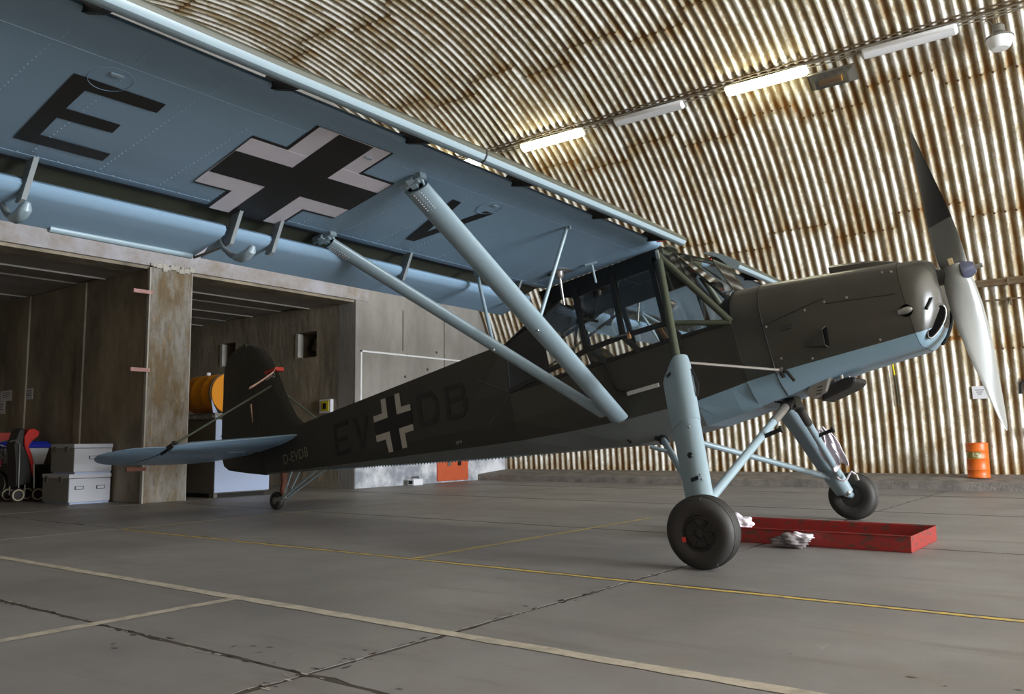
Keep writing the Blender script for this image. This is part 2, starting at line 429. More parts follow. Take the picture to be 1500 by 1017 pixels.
sh = MB(); pr_ = []
for i in range(0, 33):
    a = rad(-1 + (A0+1)*i/32); pr_.append((YC+(RR+.09)*math.cos(a), ZC+(RR+.09)*math.sin(a)))
for i in range(1, 25):
    a = rad(A0 + (169-A0)*i/24); pr_.append((YC2+(R2+.09)*math.cos(a), ZC2+(R2+.09)*math.sin(a)))
sh.loft([[(x_, y, z) for y, z in pr_] for x_ in (-13.3, 15.4)], 0, closed=False)
sh.build('light_seal_shell', 'cover_grey', arch, solid=.05)  # unseen shell added behind the sheets to block sky light at the laps
dw = MB(); DY0, DY1, DZ = 4.3, 11.5, 6.2
def arch_at(y):
    best = 0
    for (ya, za), (yb, zb) in zip(pr_, pr_[1:]):
        if min(ya, yb) <= y <= max(ya, yb) and abs(yb-ya) > 1e-6: best = max(best, za+(zb-za)*(y-ya)/(yb-ya))
    return best
for lo_, hi_ in ((min(p[0] for p in pr_)+.02, DY0), (DY1, max(p[0] for p in pr_)-.02)):
    n_ = 14; ysx = [lo_+(hi_-lo_)*i/n_ for i in range(n_+1)]
    dw.prism([(15.1, lo_, 0)] + [(15.1, hi_, 0)] + [(15.1, y, max(.05, arch_at(y))) for y in ysx[::-1]], (.2, 0, 0))
ysx = [DY0+(DY1-DY0)*i/12 for i in range(13)]
dw.prism([(15.1, DY0, DZ), (15.1, DY1, DZ)] + [(15.1, y, arch_at(y)) for y in ysx[::-1]], (.2, 0, 0))
tag(dw.build('wall_right', 'concrete_wall'), 'hangar front wall with a partly open doorway', kind='structure')

# ---- end wall (at X = -12.7) with two deep bays, pillar, lintel
XE = -12.7; ZL = 3.80
def arch_half(z, off=0.0):
    """Y of the arch on the far / near side at height z"""
    return YC + math.sqrt(max(.01, (RR-off)**2 - (z-ZC)**2)), YC2 - math.sqrt(max(.01, (R2-off)**2 - (z-ZC2)**2))
wl = MB()
# solid part right of bay two (Y 11.48 up to arch), built as a slab 0.5 m thick with arched edge, and the tympanum above the lintel
prof = []
for i in range(0, 25):
    z = ZL*i/24; prof.append((arch_half(z, -.03)[0], z))
pts = [(XE, 11.48, 0)] + [(XE, y, z) for y, z in prof] + [(XE, 11.48, ZL)]
wl.prism(pts, (-.5, 0, 0))
up = []
for i in range(0, 33):
    a = rad(27.4 + (A0-27.4)*i/32); up.append((XE, YC+(RR+.03)*math.cos(a), ZC+(RR+.03)*math.sin(a)))
for i in range(1, 25):
    a = rad(A0 + (149-A0)*i/24); up.append((XE, YC2+(R2+.03)*math.cos(a), ZC2+(R2+.03)*math.sin(a)))
ytop0 = arch_half(4.35, -.03); 
pts = [(XE-.02, ytop0[1], 4.35)] + [(XE-.02, ytop0[0], 4.35)] + [(XE-.02, p[1], p[2]) for p in up if p[2] > 4.36]
wl.prism(pts, (-.5, 0, 0))
wl.prism([(XE, 11.82, ZL), (XE, arch_half(ZL, -.03)[0], ZL), (XE, ytop0[0], 4.35), (XE, 11.82, 4.35)], (-.5, 0, 0))
yn = arch_half(0.5)[1]
wl.box((XE-.5, yn-.3, 0), (XE, 2.6, ZL))
wall = wl.build('wall_left', 'concrete_wall'); tag(wall, 'grey concrete end wall of the hangar', kind='structure')
tr = MB(); tr.box((XE-.35, yn-.3, ZL), (XE+.015, 11.82, 4.35))
lint = tr.build('trim_1', 'lintel_paint'); tag(lint, 'pale painted concrete lintel over the bays', kind='structure')
g = MB(); g.box((XE-.5, yn-.3, ZL-.05), (XE-.05, 11.48, ZL)); q = g.build('lintel_soffit', 'concrete_bay', lint)
# pillar between the bays, with rusty corner strip and hinge stubs
pb = MB(); pb.box((XE-.12, 7.07, 0), (XE+.03, 7.80, ZL-.02))
pil = pb.build('trim_2', 'concrete_pillar', bevel=.01); tag(pil, 'brown stained pillar front between the two bays', kind='structure')
g = MB(); g.box((XE-.03, 7.045, 0), (XE+.034, 7.07, ZL-.03)); g.build('corner_strip', 'slab_edge', pil)
g = MB(); g.box((XE+.03, 7.785, 0), (XE+.036, 7.80, ZL-.03)); g.build('edge_strip', 'slab_edge', pil)
for z in (3.355, 2.10, .54):
    g = MB(); g.box((XE+.0, 6.78, z-.03), (XE+.045, 7.10, z+.03)); g.build('hinge_stub', 'hinge_red' if z > 1 else 'boot_brown', pil)
# crumbling mortar under the lintel
g = MB(); random.seed(3)
for i in range(26):
    y = 7.06+.76*random.random(); z = 3.76+.07*random.random(); s_ = .015+.025*random.random()
    g.box((XE+.02, y-s_, z-s_), (XE+.03+s_, y+s_, z+s_))
o = g.build('crumbled_mortar', 'slab_edge', pil); o['kind'] = 'stuff'
# dividing wall behind the pillar, far side wall of bay two, back wall, near wall of bay one
dv = MB(); dv.box((-20, 7.07, 0), (XE-.12, 7.80, ZL))
for x in (-14.9, -17.1): dv.box((x-.12, 7.04, 0), (x+.12, 7.2, ZL))
tag(dv.build('wall_divider', 'concrete_bay', bevel=.012), 'dark stained side wall of the left bay', kind='structure')
# side wall of bay two with two square niches
sw = MB(); xs = [-20, -17.36, -16.78, -14.58, -13.9, XE-.5]
for a, b in ((-20, -17.36), (-16.78, -14.58), (-13.9, XE-.5)): sw.box((a, 11.48, 0), (b, 11.9, ZL))
for a, b in ((-17.36, -16.78), (-14.58, -13.9)):
    sw.box((a, 11.48, 0), (b, 11.9, 2.72)); sw.box((a, 11.48, 3.27), (b, 11.9, ZL)); sw.box((a, 11.86, 2.72), (b, 11.9, 3.27))
swo = sw.build('wall_bay_right', 'concrete_bay'); tag(swo, 'rough dark concrete side wall with two square niches', kind='structure')
for a, b in ((-17.36, -16.78), (-14.58, -13.9)):
    g = MB(); g.box((a-.0, 11.46, 2.74), (a+.09, 11.60, 3.25)); g.build('niche_edge', 'slab_edge', swo)
    g = MB()
    for r_, dx in ((.17, .08), (.2, .05), (.14, .1)):
        c = Vector(((a+b)/2+dx, 11.6+.04*r_*10, 3.0))
        g.tube([c+Vector((math.cos(t)*r_, .03*math.sin(3*t), math.sin(t)*r_*1.1)) for t in [2*PI*i/20 for i in range(21)]], .014, 6)
    g.build('cable_coil', 'black', swo)
bw = MB(); bw.box((-20.3, 2.4, 0), (-20, 11.9, ZL)); bw.box((-20, 2.4, 0), (XE-.3, 2.6, ZL))
tag(bw.build('wall_bay_back', 'concrete_bay'), 'back wall of the two bays', kind='structure')
# bay ceilings: precast slabs running across, every joint with a pale edge
cl = tag(empty('ceiling_bays'), 'precast slab ceiling of the two bays', kind='structure')
random.seed(11)
x = XE-.5; i = 0
while x > -19.9:
    wd = 1.0
    dz = random.uniform(0, .05) if i else 0.0
    for (a, b) in ((2.45, 7.3), (7.5, 11.88)):
        g = MB(); g.box((max(x-wd+.03, -20), a, ZL-.02+dz), (x, b, ZL+.2)); g.build('ceiling_slab', 'slab_ceiling', cl)
        g = MB(); g.box((x-wd+.0, a, ZL-.045+dz), (x-wd+.045, b if random.random() > .3 else a+(b-a)*.7, ZL+.02+dz)); g.build('slab_joint', 'slab_edge', cl)
    x -= wd; i += 1
g = MB(); g.box((-20.3, 2.4, ZL+.2), (XE-.35, 11.9, ZL+.4)); g.build('slab_topping', 'slab_ceiling', cl)

# whitewashed foot of the end wall, taped rectangle, cast seams, red hatch
g = MB(); g.box((XE-.01, 11.49, 0), (XE+.012, 16.35, 1.05)); g.build('whitewash_band', 'whitewash', wall)
g = MB(); g.box((XE, 11.62, 1.3), (XE+.012, 11.655, 2.78)); g.box((XE, 11.62, 2.745), (XE+.012, 15.0, 2.78))
g.build('tape_outline', 'white_tape', wall)
for y, z0, z1 in ((12.82, 2.86, 3.74), (14.15, 1.4, 3.9)):
    g = MB(); g.box((XE, y, z0), (XE+.006, y+.02, z1)); g.build('formwork_seam', 'floor_gap', wall)
for y, z in ((12.95, 2.77), (13.9, 2.9), (12.9, 2.3), (13.6, 2.5)):
    g = MB(); g.lathe([(0, .03), (.008, .03)], (XE, y, z), (1, 0, 0), n=10); g.build('tie_hole', 'floor_gap', wall)
dr = MB(); dr.box((XE, 13.88, .03), (XE+.05, 14.92, 1.1))
dro = dr.build('door_1', 'red_door', bevel=.006); tag(dro, 'low orange-red metal hatch at the foot of the end wall', kind='structure')
for y in (14.2, 14.55):
    g = MB(); g.box((XE+.05, y, .36), (XE+.07, y+.1, .48)); g.build('vent', 'lamp_grey' if y < 14.4 else 'black', dro)
g = MB(); g.box((XE+.05, 14.86, .45), (XE+.075, 14.9, .6)); g.build('hinge', 'black', dro)

# ledge and kerb along the arch
kb = MB()
kb.prism([(XE+.02, 15.30, 0), (XE+.02, 16.7, 0), (XE+.02, 16.7, .23), (XE+.02, 16.45, .22), (XE+.02, 15.34, .14), (XE+.02, 15.30, .12)], (27.2, 0, 0))
kbo = kb.build('trim_3', 'kerb'); tag(kbo, 'concrete kerb and ledge at the foot of the corrugated arch', kind='structure')
kb = MB(); kb.box((XE+.3, -1.9, 0), (15, -1.4, .12)); tag(kb.build('trim_4', 'kerb'), 'concrete kerb on the near side', kind='structure')

# ---- floor: cast slabs with open joints, painted lines
fl = tag(empty('floor'), 'grey concrete hangar floor', kind='structure')
g = MB(); g.box((-21, -2.9, -.3), (16.4, 19, -.0012)); g.build('sub_base', 'floor_gap', fl)
ys = [-2.3, 2.22, 4.85, 7.42, 10.75, 13.8, 15.44]; xs = [-20.2, -12.6, -9.1, -2.72, 3.6, 9.9, 16.2]
random.seed(5)
for i in range(len(xs)-1):
    for j in range(len(ys)-1):
        gp = .008; gy = {7.42: .014, 10.75: .03, 13.8: .04}
        g0, g1 = gy.get(ys[j], .008), gy.get(ys[j+1], .008)
        a = [(xs[i]+gp, ys[j]+g0), (xs[i+1]-gp, ys[j]+g0), (xs[i+1]-gp, ys[j+1]-g1), (xs[i]+gp, ys[j+1]-g1)]
        # ragged edges: subdivide the outline and jitter it inwards
        out = []
        for e in range(4):
            p, q_ = Vector((*a[e], 0)), Vector((*a[(e+1) % 4], 0)); n_ = max(2, int((q_-p).length/.12)); nrm = Vector((-(q_-p).y, (q_-p).x, 0)).normalized()
            for t in range(n_):
                jit = abs(random.gauss(0, .006)) + (.02 if random.random() < .06 else 0)
                out.append(p + (q_-p)*t/n_ + nrm*(jit if t else .004))
        g = MB(); g.prism([(p.x, p.y, -.02) for p in out], (0, 0, .02)); g.build('floor_slab', 'concrete_floor', fl)
for (x0, x1) in ((-20.2, -12.6), (-12.6, -12.4)):
    pass
g = MB(); g.box((-12.6, 15.42, -.05), (16.2, 17, 0)); g.build('floor_margin', 'concrete_floor', fl)
def line(a, b, wd, m):
    mb = MB(); p = Vector((*a, 0)); q_ = Vector((*b, 0)); d = (q_-p); n_ = max(2, int(d.length/.15)); nn = Vector((-d.y, d.x, 0)).normalized()
    top = []; bot = []
    for t in range(n_+1):
        c = p + d*t/n_
        top.append(c + nn*(wd/2 + random.uniform(-.006, .006))); bot.append(c - nn*(wd/2 + random.uniform(-.006, .006)))
    vs_ = [(v.x, v.y, .0025) for v in top] + [(v.x, v.y, .0025) for v in bot]
    mb.add(vs_, [(k, k+1, n_+2+k, n_+1+k) for k in range(n_)]); mb.build('painted_line', m, fl)
line((-12.4, 3.06), (9, 3.06), .085, 'white_line')
line((-4.38, -.1), (-4.38, 3.02), .08, 'white_line')
line((-9.0, 4.80), (9, 4.80), .05, 'yellow_line')
line((-4.66, 4.83), (-4.66, 8.75), .05, 'yellow_line')
line((-9.03, 4.83), (-9.03, 7.4), .03, 'yellow_line')
# ragged tar repair and spalls in the joint near the camera
random.seed(21)
for (cx, cy, n_, sx, sy) in ((-3.45, 2.2, 9, .35, .1), (-2.75, 3.7, 12, .04, .8), (-3.4, 4.45, 10, .35, .12), (-2.75, 2.55, 4, .05, .1), (-.9, 3.2, 10, .5, .3)):
    mb = MB()
    for t in range(n_):
        c = Vector((cx+random.gauss(0, sx), cy+random.gauss(0, sy), .0018)); r_ = random.uniform(.005, .016)
        mb.poly([c+Vector((math.cos(a)*r_*random.uniform(.6, 1.6), math.sin(a)*r_*random.uniform(.4, 1), 0)) for a in [2*PI*i/7 for i in range(7)]])
    o = mb.build('spall', 'oil_stain', fl); o['kind'] = 'stuff'
mat('crack_dark', (62, 50, 42), .9); mat('crack_pale', (176, 168, 160), .9)
random.seed(33)
for (nm, m_, n_, r0) in (('crack_dark', 'crack_dark', 190, .0075), ('crack_pale', 'crack_pale', 80, .007)):
    mb = MB()
    for t in range(n_):
        if random.random() < .6: c = Vector((-2.72+random.gauss(0, .012)+.03*math.sin(t), random.uniform(1.2, 6.2), .002))
        else: c = Vector((random.uniform(-6.2, -2.6), 2.22+random.gauss(0, .014), .002))
        r_ = random.uniform(.4, 1.7)*r0; st_ = (.7, 2.6) if abs(c.x+2.72) < .1 and c.y > 2.3 else (2.6, .7)
        mb.poly([c+Vector((math.cos(a)*r_*st_[0]*random.uniform(.6, 1.3), math.sin(a)*r_*st_[1]*random.uniform(.6, 1.3), 0)) for a in [2*PI*i/7 for i in range(7)]])
    o = mb.build('joint_debris', m_, fl); o['kind'] = 'stuff'

# ================================================================== THE AIRPLANE (body frame: x forward, y to port, z up)
HD, TH = rad(1.5), rad(12.0)
Fv = Vector((math.cos(HD)*math.cos(TH), math.sin(HD)*math.cos(TH), math.sin(TH))); Lv = Vector((-math.sin(HD), math.cos(HD), 0)); Uv = Fv.cross(Lv)
AP = empty('airplane')
AP.matrix_world = Matrix(((Fv.x, Lv.x, Uv.x, -2.680), (Fv.y, Lv.y, Uv.y, 7.531), (Fv.z, Lv.z, Uv.z, 0), (0, 0, 0, 1)))
tag(AP, 'dark green and pale blue high-wing airplane with black crosses on tall gear legs', 'airplane')

# ---- rear fuselage
def ring6(x, zt, wt, zm, wm, zc, wc, zb, wb, zk, wk):
    return [(x, -wt, zt), (x, -wm, zm), (x, -wk, zk), (x, -wc, zc), (x, -wb, zb), (x, wb, zb), (x, wc, zc), (x, wk, zk), (x, wm, zm), (x, wt, zt), (x, wt*.5, zt+.012), (x, -wt*.5, zt+.012)]
secs = [(-2.34, 2.485, .36, 1.93, .46, 1.42, .405, 1.275, .26, 1.635, .445), (-2.88, 2.485, .335, 2.0, .365, 1.48, .355, 1.35, .22, 1.685, .382), (-3.9, 2.48, .26, 2.05, .278, 1.605, .265, 1.505, .165, 1.77, .288),
        (-5.0, 2.475, .185, 2.1, .195, 1.735, .185, 1.68, .11, 1.86, .20), (-6.1, 2.465, .115, 2.15, .12, 1.87, .11, 1.845, .07, 1.95, .121), (-6.93, 2.45, .05, 2.2, .055, 1.985, .05, 1.97, .04, 2.03, .055)]
g = MB(); rings = [ring6(*s_) for s_ in secs]
g.loft(rings, 0, smooth=False, mfun=lambda i, k: 1 if k in (3, 4, 5) else 0)
g.poly(rings[0], 0); g.poly(rings[-1], 0)
fus = g.build('rear_fuselage', ['dark_camo', 'belly_grey'], AP)
# pinked fabric tape along the lower edge, top inspection knob
g = MB()
for sgn in (-1, 1):
    n_ = 70
    for i in range(n_):
        t0 = i/n_; x0 = -2.4-3.3*t0; x1 = x0-.026
        def low(x_):
            for a, b in zip(secs, secs[1:]):
                if b[0] <= x_ <= a[0]:
                    t = (a[0]-x_)/(a[0]-b[0]); return a[7]+(b[7]-a[7])*t, a[8]+(b[8]-a[8])*t
        z, y = low(x0)
        g.add([(x0, sgn*y, z+.004), (x1, sgn*y, z+.004), ((x0+x1)/2, sgn*y*.99, z-.018)], [(0, 1, 2)])
o = g.build('pinked_tape', 'blue_paint', fus, solid=.003); o['kind'] = 'stuff'
g = MB(); g.box((-4.02, -.03, 2.485), (-3.94, .03, 2.52)); g.build('antenna_base', 'black', fus)
# fuselage side plane for markings
P0, P1, P2 = Vector((-2.9, -.362, 2.0)), Vector((-5, -.197, 2.1)), Vector((-2.9, -.375, 1.48))
def side_y(x, z):
    # y on starboard side surface (linear taper + slight lean)
    a, b = secs[0], secs[0]
    for a, b in zip(secs, secs[1:]):
        if b[0] <= x <= a[0]: break
    t = (a[0]-x)/(a[0]-b[0]); L_ = [a[i]+(b[i]-a[i])*t for i in range(11)]
    if z >= L_[3]: u = (z-L_[3])/(L_[1]-L_[3]); return -(L_[4]+(L_[2]-L_[4])*u)
    if z >= L_[9]: u = (L_[3]-z)/(L_[3]-L_[9]); return -(L_[4]+(L_[10]-L_[4])*u)
    u = (L_[9]-z)/(L_[9]-L_[5]); return -(L_[10]+(L_[6]-L_[10])*u)
# faired seam lines at the cabin end
g = MB()
g.tube([(-2.34, -.462, 1.935), (-2.60, side_y(-2.60, 2.09)-.002, 2.09), (-2.80, side_y(-2.80, 2.20)-.002, 2.20)], .005, 6); g.tube([(-2.34, -.462, 1.93), (-2.53, side_y(-2.53, 1.80)-.002, 1.80), (-2.72, side_y(-2.72, 1.672)-.002, 1.672)], .005, 6)
g.build('fabric_seam', 'seam_grey', fus)

def side_poly(name, pts, m, off=.004, th=.0015, parent=None):
    mb = MB(); mb.prism([(x, side_y(x, z)-off, z) for x, z in pts], (0, -th, 0)); return mb.build(name, m, parent or fus)
cr = [(-4.31, 2.385), (-4.147, 2.385), (-4.147, 2.14), (-3.9, 2.135), (-3.9, 1.967), (-4.14, 1.97), (-4.135, 1.725), (-4.30, 1.728), (-4.31, 1.973), (-4.56, 1.976), (-4.565, 2.141), (-4.31, 2.143)]
side_poly('cross_field', cr, 'decal_black', .009)
for pts in ([(-4.397, 2.386), (-4.31, 2.383), (-4.31, 2.143), (-4.565, 2.141), (-4.566, 2.216), (-4.40, 2.216)],
            [(-4.147, 2.388), (-4.06, 2.385), (-4.058, 2.212), (-3.90, 2.207), (-3.901, 2.133), (-4.147, 2.138)],
            [(-4.56, 1.976), (-4.311, 1.972), (-4.30, 1.725), (-4.382, 1.728), (-4.394, 1.892), (-4.559, 1.895)],
            [(-4.143, 1.968), (-3.895, 1.965), (-3.897, 1.892), (-4.05, 1.890), (-4.05, 1.721), (-4.134, 1.725)]):
    side_poly('cross_corner', pts, 'decal_grey', .009)
def side_text(name, body, x, z, size, m, spacing=1.0, xs_=1.0, y=None, parent=None):
    xx = Vector((1, (side_y(x+.1, z)-side_y(x-.1, z))/.2 if y is None else 0, 0)).normalized(); zz = Vector((0, 0, 1)); nn = xx.cross(zz)
    yy = (side_y(x, z)-.010) if y is None else y
    M_ = Matrix(((xx.x, zz.x, nn.x, x), (xx.y, zz.y, nn.y, yy), (xx.z, zz.z, nn.z, z), (0, 0, 0, 1)))
    return text_mesh(name, body, size, M_, m, parent or fus, spacing=spacing, xscale=xs_)
def stroke_letters(name, strokes, m):
    mb = MB()
    for (a, b) in strokes:
        p = Vector((a[0], side_y(*a)-.006, a[1])); q_ = Vector((b[0], side_y(*b)-.006, b[1]))
        mb.bar(p, q_, .002, .055, up=((q_-p).cross(Vector((0, 1, 0)))), mi=0)
    mb.build(name, m, fus)
stroke_letters('code_letter', [((-5.33, 2.28), (-5.33, 1.9)), ((-5.33, 2.27), (-5.06, 2.27)), ((-5.33, 2.08), (-5.1, 2.08)), ((-5.33, 1.91), (-5.06, 1.91))], 'decal_ghost')
stroke_letters('code_letter', [((-4.93, 2.28), (-4.83, 1.88)), ((-4.70, 2.27), (-4.83, 1.88))], 'decal_ghost')
stroke_letters('code_letter', [((-3.76, 2.28), (-3.76, 1.9)), ((-3.76, 2.26), (-3.56, 2.25)), ((-3.56, 2.25), (-3.47, 2.15)), ((-3.47, 2.15), (-3.47, 2.0)), ((-3.47, 2.0), (-3.56, 1.91)), ((-3.56, 1.91), (-3.76, 1.91))], 'decal_ghost')
stroke_letters('code_letter', [((-3.3, 2.25), (-3.3, 1.87)), ((-3.3, 2.23), (-3.06, 2.22)), ((-3.04, 2.21), (-3.04, 2.09)), ((-3.3, 2.07), (-3.04, 2.07)), ((-3.03, 2.05), (-3.03, 1.9)), ((-3.3, 1.88), (-3.05, 1.88))], 'decal_ghost')
side_text('registration', 'D-EVDB', -6.2, 2.07, .19, 'decal_dim', 1.05, .82)
side_text('stencil', '24 V', -3.22, 1.595, .05, 'decal_grey')

# ---- cowling and nose
def cowl_ring(x, zt, zm, w_, zc, wc, zb, wb, p=2.5, xs_=None):
    pts = []
    n_ = 9
    for i in range(n_+1):
        t = PI/2*i/n_
        z = zm + (zt-zm)*(math.cos(t)**(2/p)); y = w_*(math.sin(t)**(2/p))
        pts.append((y, z))
    pts += [((w_+wc)/2+.004, (zm+zc)/2), (wc, zc), ((wc+wb)/2+.015, (zc+zb)/2-.01), (wb, zb)]
    full_ = [(-y, z) for y, z in pts[1:]][::-1]
    lst = [(y, z) for y, z in pts] + full_      # from top over port down, then starboard up
    f_ = xs_ or (lambda z: x)
    return [(f_(z), y, z) for y, z in lst]
NPT = 14
def lowmat(i, k):   # faces below the chine are pale blue
    n_ = 2*NPT-1
    return 1 if 11 <= k <= 15 else 0
cs = [(.16, 2.285, 1.80, .452, 1.385, .435, 1.165, .26), (.42, 2.255, 1.78, .448, 1.395, .43, 1.195, .26)]
g = MB(); g.loft([cowl_ring(*s_) for s_ in cs], 0, mfun=lowmat)
deck = g.build('firewall_deck', ['cowl_camo', 'blue_paint'], AP)
cs2 = [(.425, 2.26, 1.78, .453, 1.395, .432, 1.195, .26), (.7, 2.215, 1.76, .45, 1.40, .425, 1.245, .27), (1.0, 2.165, 1.74, .443, 1.402, .417, 1.285, .275), (1.3, 2.115, 1.72, .432, 1.405, .405, 1.30, .27), (1.56, 2.065, 1.71, .418, 1.41, .392, 1.31, .262)]
g = MB(); g.loft([cowl_ring(*s_) for s_ in cs2], 0, mfun=lowmat)
cow = g.build('engine_cowling', ['cowl_camo', 'blue_paint'], AP)
def undercut(x, amt):
    return lambda z: x - amt*max(0, (1.70-z)/.35)**1.6
cs3 = [(1.563, 2.062, 1.71, .417, 1.412, .39, 1.312, .26, None), (1.62, 2.05, 1.70, .41, 1.412, .38, 1.318, .25, undercut(1.62, .03)), (1.69, 2.04, 1.70, .375, 1.42, .345, 1.33, .225, undercut(1.69, .07)), (1.745, 2.025, 1.70, .315, 1.43, .285, 1.35, .185, undercut(1.745, .10)),
       (1.79, 1.995, 1.70, .24, 1.45, .215, 1.375, .14, undercut(1.79, .12)), (1.805, 1.96, 1.71, .17, 1.5, .15, 1.44, .09, undercut(1.805, .11))]
g = MB(); rr_ = [cowl_ring(*s_[:8], xs_=s_[8]) for s_ in cs3]; g.loft(rr_, 0, mfun=lambda i, k: 1 if (11 <= k <= 15) else 0); g.poly(rr_[-1], 0)
nose = g.build('nose_ring', ['cowl_camo', 'blue_paint'], AP)
# cooling intakes: oval mouths on both lower corners of the nose
for sgn in (-1, 1):
    c = Vector((1.705, sgn*.25, 1.478)); up_ = Vector((.52, sgn*-.34, .80)).normalized(); out = Vector((.74, sgn*.58, -.25)); out = (out - up_*out.dot(up_)).normalized(); sd = up_.cross(out).normalized()
    oval = [c + up_*math.cos(t)*.150 + sd*math.sin(t)*.066*(1+.22*math.cos(t)) for t in [2*PI*i/28 for i in range(29)]]
    g = MB(); g.tube([p+out*.008 for p in oval], .011, 8, caps=False); g.build('intake_rim', 'cowl_camo', nose)
    g = MB(); g.prism([p+out*.013 for p in oval[:-1]], out*-.05); g.build('intake_mouth', 'void_black', nose)
g = MB()
a_, b_ = Vector((1.69, -.362, 1.575)), Vector((1.745, -.318, 1.655))
g.tube([a_, b_], .012, 8); g.build('louvre_slot', 'black', nose)
g = MB(); g.lathe([(0, .05), (.012, .05)], (1.55, -.405, 1.60), (0, -1, 0), n=18); g.build('exhaust_recess', 'void_black', cow)
g = MB(); g.lathe([(-.05, .026), (.0, .03), (.04, .024), (.055, .01)], (1.545, -.42, 1.60), (.95, -.3, 0), n=14); g.build('exhaust_bullet', 'steel', cow)
# top hump
g = MB(); hr = []
for x, w_, h in ((1.01, .12, .075), (1.1, .125, .075), (1.25, .12, .07), (1.4, .105, .055), (1.52, .075, .025), (1.58, .03, .004)):
    zt = 2.165 + (1.0-x)*.178
    hr.append([(x, -w_*1.1, zt-.03), (x, -w_, zt+h*.55), (x, -w_*.6, zt+h*.92), (x, 0, zt+h), (x, w_*.6, zt+h*.92), (x, w_, zt+h*.55), (x, w_*1.1, zt-.03)])
g.loft(hr, 0, caps=True); g.build('carburettor_hump', 'cowl_camo', cow)
# louvres, panel seams, fasteners
g = MB(); c3 = [(.715, -.447, 1.555), (.925, -.452, 1.655), (.905, -.452, 1.49)]
g.add([(.70, -.436, 1.545), (.93, -.436, 1.67), (.91, -.436, 1.475), (.912, -.515, 1.635), (.90, -.515, 1.492)], [(0, 1, 3), (0, 3, 4), (0, 4, 2), (1, 2, 4, 3)]); g.build('side_scoop', 'cowl_camo', cow)
g = MB(); g.add([(.934, -.445, 1.652), (.914, -.445, 1.488), (.907, -.508, 1.50), (.920, -.508, 1.625)], [(0, 1, 2, 3)]); g.build('scoop_mouth', 'void_black', cow, solid=.004)
g = MB(); g.add([(.53, -.446, 1.722), (.66, -.446, 1.775), (.66, -.446, 1.72), (.652, -.475, 1.765), (.652, -.475, 1.728)], [(0, 1, 3), (0, 3, 4), (0, 4, 2), (1, 2, 4, 3)]); g.build('small_scoop', 'cowl_camo', cow)
g = MB(); g.box((.654, -.47, 1.73), (.666, -.449, 1.763)); g.build('small_scoop_mouth', 'black', cow)
def on_cowl(x, z, off=.003):
    for a, b in zip(cs2, cs2[1:]):
        if a[0] <= x <= b[0]: break
    t = (x-a[0])/(b[0]-a[0]); s_ = [a[i]+(b[i]-a[i])*t for i in range(8)]
    zt, zm, w_ = s_[1], s_[2], s_[3]
    if z > zm:
        y = w_*max(0, 1-((z-zm)/(zt-zm))**2.5)**(1/2.5)
    else:
        y = w_+(s_[5]-w_)*(zm-z)/(zm-s_[4])
    return Vector((x, -(y+off), z))
g = MB(); g.tube([on_cowl(.43+.06*i, 1.815+.0030*i*3, .001) for i in range(10)], .004, 6); g.tube([on_cowl(.97+.06*i, 1.845-.01*i, .001) for i in range(10)], .003, 6); g.build('panel_seam', 'black', cow)
g = MB(); g.tube([Vector(p)*1.0 + Vector((0, 0, 0)) for p in [(x_, y_*1.003, z_) for x_, y_, z_ in cowl_ring(.424, 2.258, 1.78, .452, 1.395, .433, 1.195, .261)][14:]], .005, 6); g.build('ring_seam', 'black', cow)
for i, (x, z) in enumerate(((.45, 1.80), (.80, 1.84), (1.15, 1.84), (.75, 1.43), (1.3, 1.43), (.97, 1.86), (1.52, 1.95), (1.45, 1.97), (.5, 1.50))):
    g = MB(); p = on_cowl(x, z, .0); g.lathe([(-.004, .012), (.006, .012), (.009, .006)], p, (0, -1, .2), n=10); g.build('fastener', 'duct_grey', cow)
# lower duct and oil cooler
g = MB(); g.prism([(.56, -.24, 1.18), (.62, -.24, 1.115), (.74, -.24, 1.15), (.84, -.24, 1.33), (.70, -.24, 1.34)], (0, .20, 0)); g.build('air_outlet', 'duct_grey', AP, bevel=.012)
for k in range(3):
    g = MB(); g.box((.655+.012*k, -.247, 1.145+.028*k), (.70+.012*k, -.238, 1.153+.028*k)); g.build('outlet_louvre', 'black', AP)
g = MB(); g.prism([(.66, -.20, 1.085), (.93, -.20, 1.14), (.985, -.20, 1.175), (.99, -.20, 1.22), (.90, -.20, 1.235), (.72, -.20, 1.19)], (0, .40, 0)); oc = g.build('oil_cooler', 'black', AP, bevel=.02)
for y in (-.12, .12):
    g = MB(); g.tube([(.86, y, 1.22), (.87, y, 1.30)], .016, 8); g.build('cooler_pipe', 'steel', oc)
g = MB(); g.tube([(.56, -.05, 1.23), (.72, -.05, 1.26)], .05, 12); g.build('exhaust_stack', 'duct_grey', AP)

